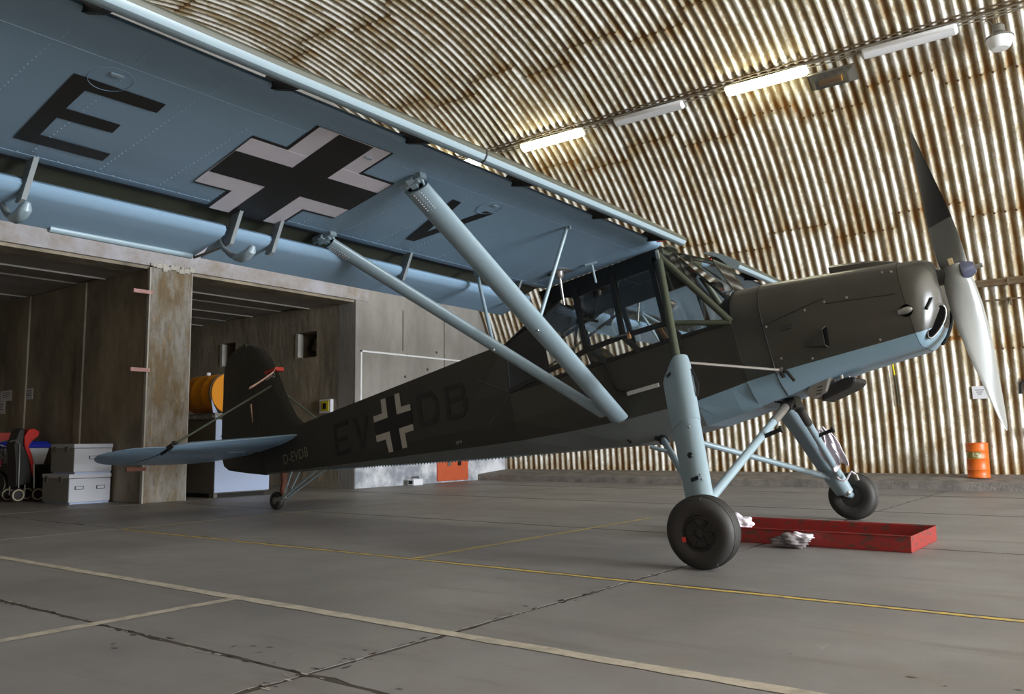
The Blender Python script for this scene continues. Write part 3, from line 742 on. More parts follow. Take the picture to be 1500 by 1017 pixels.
# ---- propeller
PC = Vector((1.93, 0, 1.855))
prop = empty('propeller', PC, AP)
g = MB(); g.lathe([(-.13, .07), (-.02, .062), (.06, .062)], (0, 0, 0), (1, 0, 0), n=24); g.build('hub', 'prop_dark', prop)
g = MB(); g.lathe([(.05, .088), (.075, .085), (.135, .05), (.145, .045)], (0, 0, 0), (1, 0, 0), n=24); g.build('spinner_cap', 'spinner', prop)
g = MB(); g.lathe([(.145, .018), (.20, .018)], (0, 0, 0), (1, 0, 0), n=12); g.build('shaft_nut', 'steel', prop)
def blade(sgn):
    g = MB(); rings = []
    for r_, ch, th_, be in ((-.06, .18, .18, 76), (.0, .20, .17, 74), (.12, .235, .12, 67), (.28, .265, .07, 58), (.45, .27, .05, 51), (.65, .25, .04, 45), (.85, .215, .030, 37), (1.05, .165, .022, 31), (1.2, .11, .015, 27), (1.28, .06, .01, 25), (1.32, .012, .004, 25)):
        b_ = rad(be); cd = Vector((math.sin(b_), -sgn*math.cos(b_), 0)); td = Vector((math.cos(b_), sgn*math.sin(b_), 0))
        rad_dir = Vector((0, .04*sgn, sgn)).normalized()
        rings.append([rad_dir*r_ + cd*math.cos(t)*ch/2 + td*math.sin(t)*th_/2*(1 if math.sin(t) > 0 else .5) for t in [2*PI*i/16 for i in range(16)]])
    if sgn > 0:
        g.loft(rings, 0, caps=True, mfun=lambda i, k: 1 if i >= 4 else 0); return g.build('blade', ['prop_grey', 'prop_dark'], prop)  # upper blade's shaded look painted dark; the lower one stays grey
    g.loft(rings, 0, caps=True); return g.build('blade', ['prop_grey'], prop)
blade(1); blade(-1)
g = MB(); g.box((-.02, -.078, .06), (.015, -.066, .115)); g.build('maker_plate', 'tan_label', prop)

# ---- cabin: open-topped tub, frames, glass
tub = [(-2.34, 1.94, .455, 1.42, .42, 1.275, .26), (-1.7, 1.94, .435, 1.375, .42, 1.19, .27), (-1.1, 1.94, .43, 1.345, .42, 1.10, .27), (-.36, 1.945, .432, 1.34, .421, 1.115, .27), (0, 1.94, .44, 1.37, .43, 1.145, .265), (.165, 1.93, .45, 1.387, .434, 1.165, .26)]
g = MB()
g.loft([[(x, -ws, zs), (x, -ws-.004, 1.63), (x, -wc+.012, zc), (x, -wb, zb), (x, wb, zb), (x, wc-.012, zc), (x, ws+.004, 1.63), (x, ws, zs)] for x, zs, ws, zc, wc, zb, wb in tub], 0, closed=False, smooth=False, mfun=lambda i, k: (1 if i >= 3 else 2) if k in (2, 3, 4) else 0)
cabt = g.build('cabin_shell', ['dark_camo', 'blue_paint', 'belly_grey'], AP, solid=.012)
g = MB(); g.prism([(.30, y, z) for x, y, z in cowl_ring(.2, 2.26, 1.80, .43, 1.385, .41, 1.165, .24)], (-.01, 0, 0)); g.build('firewall', 'black', AP)
fr = empty('cabin_frame', (0, 0, 0), AP)
def member(a, b, wa=.035, wb=.035, m='frame_black', nm='frame_bar', rnd_=False):
    mb = MB()
    if rnd_: mb.tube([a, b], wa/2, 12)
    else: mb.bar(a, b, wa, wb, up=(0, 1, 0))
    return mb.build(nm, m, fr)
ZR = 2.655
for s in (-1, 1):
    sill = [(-2.34, s*.458, 1.94), (-1.15, s*.44, 1.945), (-.42, s*.44, 1.95), (.16, s*.455, 1.935)]
    rail = [(-2.33, s*.46, 1.945), (-1.62, s*.52, 2.035), (-1.28, s*.55, 2.085), (-.87, s*.555, 2.10), (-.40, s*.55, 2.09), (.16, s*.455, 1.93)]
    for a, b in zip(sill, sill[1:]): member(a, b, .03, .03)
    for a, b in zip(rail[:-1], rail[1:-1]): member(a, b, .045, .035)
    member(rail[-2], rail[-1], .05, .05, 'olive_tube', 'front_rail', True)
    for xt, xr, xl, zt in ((-.44, -.41, -.34, ZR), (-.87, -.865, -.78, ZR), (-1.31, -1.28, -1.16, 2.64)):
        member((xt, s*.49, zt+.1), (xr, s*.55, 2.095), .05, .04)
        member((xr, s*.55, 2.09), (xl, s*.44, 1.94), .045, .035)
    member((-1.80, s*.47, 2.56), (-1.79, s*.51, 2.02), .025, .02)
    # roof longeron band between window tops and wing root
    g = MB(); g.prism([(-.36, s*.475, 2.83), (-.38, s*.49, ZR+.075), (-.45, s*.49, ZR), (-1.30, s*.49, ZR), (-1.46, s*.485, 2.70), (-1.7, s*.47, 2.65), (-1.74, s*.465, 2.86)], (0, -s*.03, 0)); g.build('roof_longeron', 'frame_black', fr)
    member((-1.60, s*.47, 2.70), (-2.32, s*.36, 2.475), .045, .045, 'frame_black', 'rear_roof_tube', True)
    member((-.36, s*.47, 2.76), (.155, s*.45, 1.94), .065, .05, 'olive_tube', 'windscreen_pillar', True)
    member((-.30, s*.22, 2.82), (.05, s*.21, 2.605), .013, .012, 'olive_tube', 'windscreen_bar')
    member((.05, s*.21, 2.605), (.17, s*.20, 2.275), .013, .012, 'olive_tube', 'windscreen_bar')
    # glass
    def pane(pts, nm='window_pane'):
        mb = MB(); mb.poly(pts); return mb.build(nm, 'plexiglass', fr, solid=.004)
    T = lambda x: (x, s*.488, ZR+.01)
    pane([(-.42, s*.55, 2.10), (-.86, s*.556, 2.11), T(-.87), T(-.45)])
    pane([(-.87, s*.556, 2.11), (-1.275, s*.551, 2.10), (-1.31, s*.488, 2.65), T(-.88)])
    pane([(-1.285, s*.551, 2.09), (-1.62, s*.521, 2.04), (-1.79, s*.507, 2.01), (-1.80, s*.472, 2.58), (-1.5, s*.485, 2.67), (-1.31, s*.489, 2.66)])
    pane([(-1.80, s*.507, 2.01), (-2.33, s*.462, 1.95), (-2.33, s*.37, 2.47), (-1.81, s*.468, 2.57)])
    pane([(-.42, s*.548, 2.085), (-.86, s*.553, 2.09), (-.78, s*.44, 1.955), (-.36, s*.443, 1.955)])
    pane([(-.88, s*.553, 2.09), (-1.27, s*.549, 2.08), (-1.16, s*.44, 1.955), (-.79, s*.44, 1.955)])
    pane([(-1.29, s*.549, 2.08), (-1.62, s*.519, 2.03), (-2.30, s*.462, 1.95), (-1.18, s*.441, 1.955)])
    pane([(-.40, s*.548, 2.08), (.15, s*.456, 1.94), (-.34, s*.443, 1.955)])
    pane([(-.40, s*.552, 2.10), (-.43, s*.49, 2.68), (-.35, s*.47, 2.74), (.14, s*.452, 1.95)])
    pane([(-.34, s*.47, 2.76), (-.30, s*.22, 2.815), (.05, s*.21, 2.60), (.165, s*.20, 2.28), (.165, s*.38, 2.18), (.16, s*.445, 1.96)], 'windscreen_side')
g = MB(); g.add([(-.30, -.22, 2.82), (-.30, .22, 2.82), (.05, .21, 2.605), (.05, -.21, 2.605), (.17, .20, 2.275), (.17, -.20, 2.275)], [(0, 1, 2, 3), (3, 2, 4, 5)]); g.build('windscreen', 'plexiglass', fr, solid=.004)
g = MB(); g.add([(-1.62, -.46, 2.72), (-1.62, .46, 2.72), (-2.32, .35, 2.49), (-2.32, -.35, 2.49)], [(0, 1, 2, 3)]); g.build('rear_roof_pane', 'plexiglass', fr, solid=.004)
g = MB(); g.add([(-.34, -.46, 2.835), (-.34, .46, 2.835), (-1.7, .46, 2.85), (-1.7, -.46, 2.85)], [(0, 1, 2, 3)]); g.build('roof_pane', 'plexiglass', fr, solid=.004)
member((-.33, -.47, 2.80), (-.33, .47, 2.80), .07, .05, 'olive_tube', 'roof_crossbar'); member((-1.68, -.46, 2.72), (-1.68, .46, 2.72), .06, .06, 'frame_black', 'roof_crossbar', True)
member((-1.0, -.46, 2.82), (-1.0, .46, 2.82), .02, .02, 'frame_black', 'roof_crossbar', True); member((.05, -.21, 2.607), (.05, .21, 2.607), .02, .02, 'olive_tube', 'windscreen_bar')
g = MB(); g.prism([(-.26, -.475, 2.835), (-.20, -.43, 2.81), (-.22, -.30, 2.80), (-.36, -.28, 2.84)], (0, 0, -.02)); g.build('gusset_plate', 'olive_tube', fr)
# inner bracing tubes
member((-1.3, -.44, 2.62), (-2.1, .40, 2.0), .03, .03, 'frame_black', 'brace_tube', True); member((-1.3, .44, 2.62), (-2.1, -.40, 2.0), .03, .03, 'frame_black', 'brace_tube', True)
member((-1.62, -.44, 2.60), (-1.62, .44, 2.60), .03, .03, 'frame_black', 'brace_tube', True)
# door outline, handle bar
g = MB(); g.tube([(-1.16, -.447, 1.93), (-1.13, -.449, 1.72), (-1.10, -.449, 1.64), (-.98, -.448, 1.585)], .009, 6); g.tube([(-.36, -.452, 1.93), (-.30, -.452, 1.62)], .006, 6); g.build('door_seam', 'black', cabt)
g = MB(); g.box((-1.0, -.46, 1.555), (-.66, -.447, 1.592)); g.build('door_rail', 'decal_grey', cabt)
g = MB(); g.box((-.80, -.60, 2.05), (-.77, -.57, 2.09)); g.tube([(-.80, -.585, 2.085), (-.80, -.585, 2.11), (-.775, -.585, 2.11), (-.775, -.585, 2.085)], .004, 6); g.build('padlock', 'leather_tan', fr)
g = MB(); g.tube([(-.97, -.575, 2.115), (-.80, -.58, 2.10)], .007, 6); g.build('door_latch', 'steel', fr)
# seats, panel, stick
for x in (-.55, -1.35):
    g = MB(); g.prism([(x, -.2, 1.50), (x+.42, -.2, 1.52), (x+.42, -.2, 1.60), (x+.06, -.2, 1.60), (x-.03, -.2, 2.12), (x-.10, -.2, 2.22), (x-.16, -.2, 2.20), (x-.10, -.2, 1.9)], (0, .4, 0)); st = g.build('seat', 'seat_black', AP, bevel=.03)
    g = MB(); g.tube([(x-.02, -.21, 2.0), (x-.10, -.212, 2.2), (x-.16, -.212, 2.18)], .025, 8); g.build('harness', 'leather_tan', st)
g = MB(); g.prism([(.06, -.40, 1.8), (.06, .40, 1.8), (.06, .36, 2.14), (.06, .18, 2.22), (.06, -.18, 2.22), (.06, -.36, 2.14)], (.03, 0, 0)); ip = g.build('instrument_panel', 'black', AP)
for y, z in ((-.25, 2.0), (-.1, 2.08), (.08, 2.08), (.24, 2.0), (0, 1.93)):
    g = MB(); g.lathe([(0, .045), (.008, .045), (.01, .03)], (.058, y, z), (-1, 0, 0), n=16); g.build('gauge', 'lamp_grey', ip)
g = MB(); g.tube([(-.08, 0, 1.3), (-.10, 0, 1.6), (-.16, 0, 1.82)], .016, 8); g.build('control_stick', 'frame_black', AP)
g = MB(); g.lathe([(0, .03), (.06, .035), (.07, .01)], (-.33, -.55, 2.22), (.4, -.2, .3), n=12); g.build('mirror_knob', 'steel', fr)

# ---- wings
LEz = 2.828
WP = [(-1.62, 2.862), (-1.2, 2.850), (-.8, 2.840), (-.48, 2.832), (-.385, 2.832), (-.335, 2.834), (-.312, 2.842), (-.302, 2.857), (-.306, 2.877), (-.328, 2.90), (-.37, 2.925), (-.44, 2.948), (-.6, 2.972), (-.9, 2.988), (-1.3, 2.965), (-1.6, 2.93), (-1.98, 2.866), (-1.98, 2.858), (-1.80, 2.905), (-1.73, 2.898), (-1.675, 2.872)]
SLAT = [(-.005, 2.703), (.018, 2.727), (.024, 2.752), (.002, 2.782), (-.06, 2.84), (-.14, 2.905), (-.23, 2.96), (-.33, 2.995), (-.335, 2.985), (-.25, 2.935), (-.18, 2.87), (-.13, 2.80), (-.10, 2.748), (-.06, 2.712), (-.03, 2.70)]
FLAP = [(-2.10, 2.690), (-1.90, 2.700), (-1.78, 2.708), (-1.735, 2.718), (-1.712, 2.742), (-1.715, 2.770), (-1.745, 2.798), (-1.80, 2.808), (-1.92, 2.778), (-2.10, 2.700)]
def span(prof, y0, y1, n_=1): return [[(x, y0+(y1-y0)*i/n_, z) for x, z in prof] for i in range(n_+1)]
def wing_z(x): return 2.832 + max(0, (-.48-x))*.0246
def low_poly(name, pts, m, parent, off=.003):
    mb = MB(); mb.prism([(x, y, wing_z(x)-off) for x, y in pts], (0, 0, -.0012)); return mb.build(name, m, parent)
for s in (-1, 1):
    g = MB(); g.loft(span(WP, s*.475, s*7.0) + [[(-1+(x+1)*.92, s*7.1, 2.95+(z-2.95)*.6) for x, z in WP]], 0, caps=True, mfun=lambda i, k: 1 if 9 <= k <= 15 else (2 if k in (17, 18, 19) else 0))
    wing = g.build('wing', ['wing_blue_lifted', 'upper_camo', 'cove_grey'], AP)
    wing['label'] = 'pale blue wing with large black cross underneath' if s < 0 else 'far wing seen behind the windscreen'
    g = MB(); g.loft([[(x, s*y_, z-.034*max(0, (y_-1.5)/4.5)) for x, z in SLAT] for y_ in (.66, 1.5, 6.98)], 0, caps=True, mfun=lambda i, k: 1 if 1 <= k <= 7 else 0); sl = g.build('slat', ['blue_gear', 'upper_camo'], wing)
    for y in (3.62,):
        g = MB(); g.loft([[(-.06+(x+.06)*1.04, s*yy, 2.80+(z-2.80)*1.04-.034*(yy-1.5)/4.5) for x, z in SLAT] for yy in (y, y+.012)], 0); g.build('slat_joint', 'black', wing)
    for y in (.72, 1.72, 2.85, 3.95, 4.95, 5.92, 6.8):
        g = MB(); dz_ = -.034*max(0, (y-1.5)/4.5); g.prism([(-.095, s*y, 2.765+dz_), (-.17, s*y, 2.89+dz_), (-.28, s*y, 2.94), (-.36, s*y, 2.92), (-.325, s*y, 2.895), (-.303, s*y, 2.865), (-.32, s*y, 2.838), (-.20, s*y, 2.80+dz_)], (0, s*.03, 0)); g.build('slat_bracket', 'black', wing)
    g = MB(); g.loft(span(FLAP, s*.70, s*4.215), 0, caps=True); g.build('flap', 'wing_blue_lifted', wing)
    g = MB(); g.loft(span(FLAP, s*4.275, s*6.95), 0, caps=True); g.build('aileron', 'wing_blue_lifted', wing)
    g = MB(); g.tube([(-2.085, s*4.30, 2.69), (-2.085, s*5.25, 2.69)], .024, 10); g.build('trim_tab', 'blue_gear', wing)
    for y in (.95, 2.53, 3.86, 4.20, 5.52, 6.6):
        g = MB(); g.prism([(-1.60, s*y, 2.862), (-1.69, s*y, 2.868), (-1.80, s*(y+.02), 2.665), (-1.765, s*(y+.02), 2.645), (-1.725, s*(y+.02), 2.655)], (0, s*.028, 0)); g.build('hinge_bracket', 'bracket_grey', wing)
    # mass balance horns
    for y, arm, bulb in ((4.25, [(-1.82, 2.75), (-1.815, 2.69), (-1.785, 2.635), (-1.73, 2.575), (-1.67, 2.535)], [(-1.69, 2.54), (-1.63, 2.517), (-1.57, 2.512), (-1.515, 2.527), (-1.49, 2.55)]), (5.58, [(-1.94, 2.763), (-1.925, 2.72), (-1.90, 2.672), (-1.86, 2.615), (-1.81, 2.575)], [(-1.825, 2.58), (-1.77, 2.558), (-1.70, 2.555), (-1.655, 2.572), (-1.63, 2.595)])):
        g = MB(); g.tube([(x, s*y, z) for x, z in arm], [.012, .017, .019, .020, .022], 10); g.build('balance_arm', 'bracket_grey', wing)
        g = MB(); g.tube([(x, s*y, z) for x, z in bulb], [.02, .033, .036, .033, .014], 14); g.build('mass_balance', 'blue_gear', wing)
    g = MB(); g.tube([(-2.10, s*4.27, 2.685), (-1.96, s*4.27, 2.665), (-1.82, s*4.25, 2.66)], .009, 6); g.build('tab_rod', 'duct_grey', wing)
    # edge of the metal nose skin and rib tapes
    g = MB(); g.tube([(-.515, s*.5, wing_z(-.52)), (-.56, s*7.0, wing_z(-.56))], .0012, 6); g.build('skin_lap', 'wing_blue_lifted', wing)
    g = MB(); g.tube([(-1.60, s*.5, wing_z(-1.6)+.0005), (-1.60, s*7.0, wing_z(-1.6)+.0005)], .0012, 6); g.build('spar_lap', 'wing_blue_lifted', wing)
    g = MB(); random.seed(9)
    def rivet(x, y, r_=.006):
        z = wing_z(x)+.001
        g.add([(x+math.cos(t)*r_, y+math.sin(t)*r_, z) for t in [2*PI*i/5 for i in range(5)]] + [(x, y, z-.0060)], [(k, (k+1) % 5, 5) for k in range(5)], 0, True)
    for i in range(17):
        y = .75 + i*.37
        for k in range(9): rivet(-.36-.019*k, s*y)
        if i % 3 == 1:
            for k in range(8): rivet(-.37-.020*k, s*(y+.04)); rivet(-.36-.020*k, s*(y+.065))
        for k in range(26): rivet(-.60-.038*k, s*(y+.02), .0045)
    for k in range(60): rivet(-1.59, s*(.6+.105*k), .0055)
    o = g.build('rivet_rows', 'wing_blue_lifted', wing); o['kind'] = 'stuff'
    for (x, y) in ((-.69, 5.62), (-.62, 4.05), (-.64, 2.72), (-1.25, .85)):
        if s < 0:
            g = MB(); g.tube([(x+math.cos(t)*.10, s*y+math.sin(t)*.10, wing_z(x)-.001) for t in [2*PI*i/28 for i in range(29)]], .0025, 5, caps=False); g.build('access_cover', 'wing_blue_lifted', wing)
            g = MB(); g.box((x+.045, s*y-.03, wing_z(x)-.012), (x+.06, s*y+.03, wing_z(x)-.003)); g.build('cover_hinge', 'blue_gear', wing)
    # struts
    fb, ft = Vector((-1.12, s*.47, 1.345)), Vector((-.62, s*3.6, 2.795)); rb, rt = Vector((-1.20, s*.48, 1.37)), Vector((-1.69, s*3.42, 2.83))
    strut = empty('wing_strut', (0, 0, 0), AP)
    g = MB(); g.bar(fb+(ft-fb)*.012, ft-(ft-fb)*.012, .185, .085, up=(0, 0, 1), n=20, smooth=True); g.build('front_strut', 'blue_gear', strut)
    g = MB(); g.bar(rb+(rt-rb)*.04, rt-(rt-rb)*.012, .135, .072, up=(0, 0, 1), n=20, smooth=True); g.build('rear_strut', 'blue_gear', strut)
    for (p, d, wd) in ((ft, (ft-fb).normalized(), .05), (rt, (rt-rb).normalized(), .04)):
        g = MB(); g.bar(p-d*.06, p+d*.05, .05, .03); g.box((p.x-.10, p.y-.03, p.z+.0), (p.x+.10, p.y+.03, p.z+.05)); g.tube([p+Vector((-.06, 0, .0)), p+Vector((.06, 0, .0))], .018, 10)
        g.tube([p+Vector((.05, -.03, .04)), p+Vector((.07, .02, -.0)), p+Vector((.05, .06, -.03)), p+Vector((.02, .05, -.02))], .010, 8); g.build('strut_fitting', 'blue_gear', strut)
    for (b0, t0, wa, wb_) in ((fb, ft, .13, .05), (rb, rt, .09, .045)):
        d = (t0-b0).normalized(); e_ = t0-(t0-b0)*.012; g = MB(); g.bar(e_-d*.002, e_+d*.002, wa, wb_, up=(0, 0, 1), n=16); g.build('strut_mouth', 'void_black', strut)
    g = MB(); g.bar(fb-(ft-fb)*.006, fb+(ft-fb)*.02, .06, .04); g.build('strut_foot', 'steel', strut)
    g = MB()
    for (b0, t0, wd) in ((fb, ft, .04), (rb, rt, .03)):
        d = (t0-b0).normalized(); ac = d.cross(Vector((0, 0, 1))).normalized(); nn = ac.cross(d)
        for e0, e1 in ((.955, .975),):
            for i in range(8):
                for j in (-1, 0, 1):
                    c = b0+(t0-b0)*(.935+.0065*i) + ac*wd*j*.7 - nn*(.040 if wd > .035 else .034)
                    g.add([c+ac*math.cos(t)*.006+d*math.sin(t)*.006 for t in [2*PI*q_/5 for q_ in range(5)]] + [c-nn*.005], [(k, (k+1) % 5, 5) for k in range(5)], 0, True)
    o = g.build('strut_rivets', 'decal_white', strut); o['kind'] = 'stuff'
    jp, jf, jr = Vector((-.523, s*1.81, 2.83)), fb+(ft-fb)*.49, rb+(rt-rb)*.475
    jq = Vector((-1.635, s*1.64, 2.855))
    for a, b in ((jp, jf), (jq, jr), (jq, jf)):
        g = MB(); g.tube([a, b], .017, 10); g.build('jury_strut', 'blue_gear', strut)
    for p in (jp, jq):
        g = MB(); g.box((p.x-.03, p.y-.012, p.z-.03), (p.x+.03, p.y+.012, p.z+.01)); g.build('jury_fitting', 'blue_gear', strut)
    for p in (jf, jr):
        g = MB(); g.lathe([(-.045, .013), (.045, .013)], p+Vector((0, 0, -.01)), (0, .3, 1), n=8); g.build('jury_bolt', 'steel', strut)
    # fuel gauge rod and drain
    g = MB(); c = Vector((-1.25, s*.83, wing_z(-1.25)))
    g.lathe([(0, .10), (.006, .10), (.012, .05), (.03, .045), (.06, .035), (.075, .02)], c, (0, 0, -1), n=20); fg = g.build('fuel_gauge', 'duct_grey', wing)
    g = MB(); g.tube([c+Vector((0, 0, -.07)), c+Vector((-.05, s*-.06, -.32))], .013, 10); g.build('gauge_rod', 'steel', wing)
    g = MB(); g.prism([c+Vector((-.10, s*.06, -.004)), c+Vector((.05, s*-.01, -.004)), c+Vector((.10, s*-.08, -.004)), c+Vector((.12, s*-.09, -.004)), c+Vector((.02, s*.04, -.004))], (0, 0, -.02)); g.build('gauge_shadow', 'black', wing)  # dark shadow streak beside the gauge, built as a flat black piece
    g = MB(); c = Vector((-.94, s*.73, wing_z(-.94))); g.bar(c+Vector((-.05, s*.03, -.01)), c+Vector((.06, s*-.02, -.01)), .03, .018); g.tube([c+Vector((.01, 0, -.01)), c+Vector((-.01, s*-.04, -.19))], .011, 8); g.build('pitot_drain', 'blue_gear', wing)
    g = MB(); g.tube([(-.31, s*.55, 2.87), (-.22, s*.55, 2.85)], .012, 8); g.build('tip_pin', 'red_plastic', wing)
# markings under the starboard wing
WING = [o for o in AP.children if o.name.startswith('wing') and not o.name.startswith('wing_')][0]
E_ = [(-.738, -5.769), (-.735, -5.308), (-.832, -5.299), (-.843, -5.664), (-1.045, -5.655), (-1.042, -5.374), (-1.140, -5.366), (-1.149, -5.648), (-1.357, -5.633), (-1.355, -5.258), (-1.453, -5.252), (-1.458, -5.719)]
low_poly('wing_letter', E_, 'decal_black', WING)
low_poly('wing_letter', [(-.690, -3.089), (-.692, -2.994), (-1.221, -2.789), (-.694, -2.697), (-.692, -2.605), (-1.407, -2.732), (-1.408, -2.826)], 'decal_black', WING)
low_poly('cross_border', [(-.452, -4.560), (-.440, -3.957), (-1.676, -3.838), (-1.678, -4.443)], 'decal_black', WING, .0030)
low_poly('cross_border', [(-.745, -4.771), (-.739, -3.640), (-1.395, -3.590), (-1.418, -4.705)], 'decal_black', WING, .0034)
low_poly('cross_white', [(-.4525, -4.539), (-.4415, -3.980), (-1.676, -3.862), (-1.677, -4.420)], 'decal_white', WING, .0050)
low_poly('cross_white', [(-.771, -4.763), (-.763, -3.650), (-1.370, -3.600), (-1.395, -4.711)], 'decal_white', WING, .0054)
low_poly('cross_centre', [(-.452, -4.393), (-.451, -4.120), (-1.676, -3.993), (-1.677, -4.270)], 'decal_black', WING, .0070)
low_poly('cross_centre', [(-.937, -4.747), (-.905, -3.630), (-1.217, -3.605), (-1.234, -4.719)], 'decal_black', WING, .0074)

# ---- landing gear
def gear(s):
    G = empty('landing_gear', (0, 0, 0), AP)
    top, ax = Vector((-.35, s*.50, 2.70)), Vector((.12, s*1.90, .26))
    at = lambda k: top+(ax-top)*k
    g = MB(); g.tube([at(0), at(.47)], .036, 14); g.build('upper_strut', 'olive_tube', G)
    g = MB(); g.tube([top+Vector((0, 0, .10)), at(.02)], .02, 8); g.build('strut_end', 'steel', G)
    d = (ax-top).normalized()
    # fairing: streamlined tube, slanted head, lower sleeve
    fwdv = Vector((1, 0, 0)); fwdv = (fwdv - d*fwdv.dot(d)).normalized(); sd = d.cross(fwdv)
    def sect(k, ch, th_, cut=0.0):
        c = at(k); r_ = []
        for i in range(22):
            t = 2*PI*i/22; u = math.cos(t)
            x_ = ch*(.45*u - .02); y_ = th_*.5*math.sin(t)*(1.0 if u > -.1 else max(.12, 1+.9*(u+.1)))
            if u < -.1: x_ = ch*(-.065+ (u+.1)*.62)
            r_.append(c + fwdv*x_ + sd*y_ + d*(cut*max(0, -u)))
        return r_
    g = MB(); g.loft([sect(.445, .23, .13, .13), sect(.47, .25, .145, .10), sect(.56, .25, .15), sect(.68, .235, .15)], 0, caps=True); fa = g.build('upper_fairing', 'blue_gear', G)
    g = MB(); g.loft([sect(.675, .225, .14), sect(.80, .215, .145), sect(.93, .20, .14), sect(.99, .18, .12)], 0, caps=True); lf = g.build('lower_fairing', 'blue_gear', G)
    if s < 0:
        for k, x_ in ((.71, .03), (.87, .05), (.885, .055)):
            g = MB(); c = at(k)+fwdv*x_-sd*.078*s; g.lathe([(-.01, .008), (.012, .008)], c, sd*(-s), n=8); g.build('fairing_screw', 'steel', G)
        g = MB(); c = at(.80)+sd*(.073*(1)); g.lathe([(-.012, .024), (.016, .02)], c, sd, n=12); g.build('valve_cap', 'black', G)
        g = MB(); c = at(.875)+sd*.074; g.prism([c+fwdv*-.03-d*.02, c+fwdv*.03-d*.02, c+fwdv*.03+d*.012, c+fwdv*-.03+d*.012], sd*.002); g.build('data_plate', 'black', G)
        g = MB(); c = at(.505)+sd*.06; g.prism([c+fwdv*-.09-d*.01, c+fwdv*-.05-d*.03, c+fwdv*-.05-d*.0, c+fwdv*-.09+d*.02], sd*.004); g.build('data_plate', 'black', G)
        g = MB(); c = at(.55)-sd*.0+fwdv*.115; g.tube([at(.50)+fwdv*.11, at(.56)+fwdv*.14, at(.60)+fwdv*.115], .012, 6); g.build('hose_fitting', 'black', G)
    # V struts to the keel
    kf, ka = Vector((.37, s*.10, 1.155)), Vector((-.84, s*.25, 1.10))
    lowp = at(.925)+Vector((.0, -s*.03, 0))
    for nm, a, b in (('front_brace', kf, lowp+Vector((.05, 0, 0))), ('rear_brace', ka, lowp+Vector((-.05, 0, .02)))):
        g = MB(); g.tube([a, b], .034 if nm[0] == 'f' else .03, 14); br = g.build(nm, 'blue_gear', G)
        if nm[0] == 'f':
            g = MB(); g.tube([a+(b-a)*.0, a+(b-a)*.06], .05, 12); g.build('brace_joint', 'black', G)
            g = MB(); g.tube([a+(b-a)*.06, a+(b-a)*.24], .038, 14); g.build('brace_sleeve', 'duct_grey' if s < 0 else 'rubber', G)
            c = a+(b-a)*.40; g = MB(); g.tube([c+Vector((0, 0, -.01)), c+Vector((.17, 0, .02))], .018, 10); g.tube([c+Vector((.165, 0, .02)), c+Vector((.18, 0, .022))], .03, 12); g.build('footstep', 'black', G)
        else:
            c = a+(b-a)*.28; g = MB(); g.tube([c+Vector((0, 0, 0)), c+Vector((-.18, 0, .09))], .018, 10); g.build('footstep', 'blue_gear', G)
            g = MB(); g.tube([a+(b-a)*-.02, a+(b-a)*.05], .045, 12); g.build('brace_joint', 'black', G)
    # drag rod to the firewall
    g = MB(); a, b = at(.45), Vector((.47, s*.44, 1.405)); g.tube([a, b], .012, 8); g.tube([b+Vector((-.04, 0, 0)), b+Vector((.02, 0, 0))], .022, 8); g.build('drag_rod', 'duct_grey', G)
    g = MB(); g.tube([b, b+Vector((.05, 0, -.03)), b+Vector((.09, s*-.01, -.12))], .014, 8); g.tube([b+Vector((-.0, 0, 0)), b+Vector((.01, 0, -.07))], .018, 8); g.build('rod_fitting', 'black', G)
    # wheel: camber a little, tyre lathe about y
    wc = Vector((.14, s*2.03, .232)); axl = Vector((0, s*1, -.06)).normalized()
    wh = empty('wheel', (0, 0, 0), G)
    R_ = .252; hw = .105
    tyre = [(-hw*.62, .115), (-hw*.86, .125), (-hw*1.0, .165), (-hw*.98, .20), (-hw*.80, .233), (-hw*.45, .248), (0, R_), (hw*.45, .248), (hw*.80, .233), (hw*.98, .20), (hw*1.0, .165), (hw*.86, .125), (hw*.62, .115)]
    g = MB(); g.lathe(tyre, wc, axl, n=48); g.build('tyre', 'rubber', wh)
    g = MB()
    for t_ in (-.05, -.025, 0, .025, .05):
        rr2 = R_ - .0006 - abs(t_)*.06
        g.lathe([(t_-.003, rr2+.0005), (t_, rr2+.003), (t_+.003, rr2+.0005)], wc, axl, n=48)
    g.build('tread_rib', 'rubber', wh)
    g = MB(); g.lathe([(hw*.30, .112), (hw*.72, .118), (hw*.74, .105), (hw*.45, .095), (hw*.40, .05), (hw*.62, .045), (hw*.66, .028), (hw*.5, .02)], wc, axl, n=32); g.build('rim', 'hub_black', wh)
    a1 = axl.cross(Vector((1, 0, 0))).normalized(); a2 = axl.cross(a1)
    for i in range(6):
        t = 2*PI*i/6+.3; dd = a1*math.cos(t)+a2*math.sin(t)
        g = MB(); g.bar(wc+axl*hw*.6+dd*.035, wc+axl*hw*.66+dd*.10, .028, .02, up=axl); g.build('spoke', 'hub_black', wh)
    if s < 0:
        g = MB(); g.box((wc.x-.125, wc.y-.098, wc.z-.045), (wc.x-.10, wc.y-.085, wc.z-.01)); g.build('slip_mark', 'red_plastic', wh)
    for i in range(5):
        t = 2*PI*i/5; dd = Vector((1, 0, 0))*math.cos(t)+a1*math.sin(t)
        g = MB(); g.bar(wc-axl*.0+dd*(.235)+axl*.068, wc+dd*(.225)+axl*.082, .012, .02); g.build('wear_mark', 'black', wh)
    g = MB(); g.tube([ax+Vector((0, -s*.05, .02)), wc+axl*.02], .04, 12); g.build('axle', 'blue_gear', G)
    g = MB(); g.lathe([(-.04, .03), (.0, .034), (.02, .02)], ax+Vector((.02, -s*.06, .02)), (0, -s, 0), n=12); g.build('axle_nut', 'steel', G)
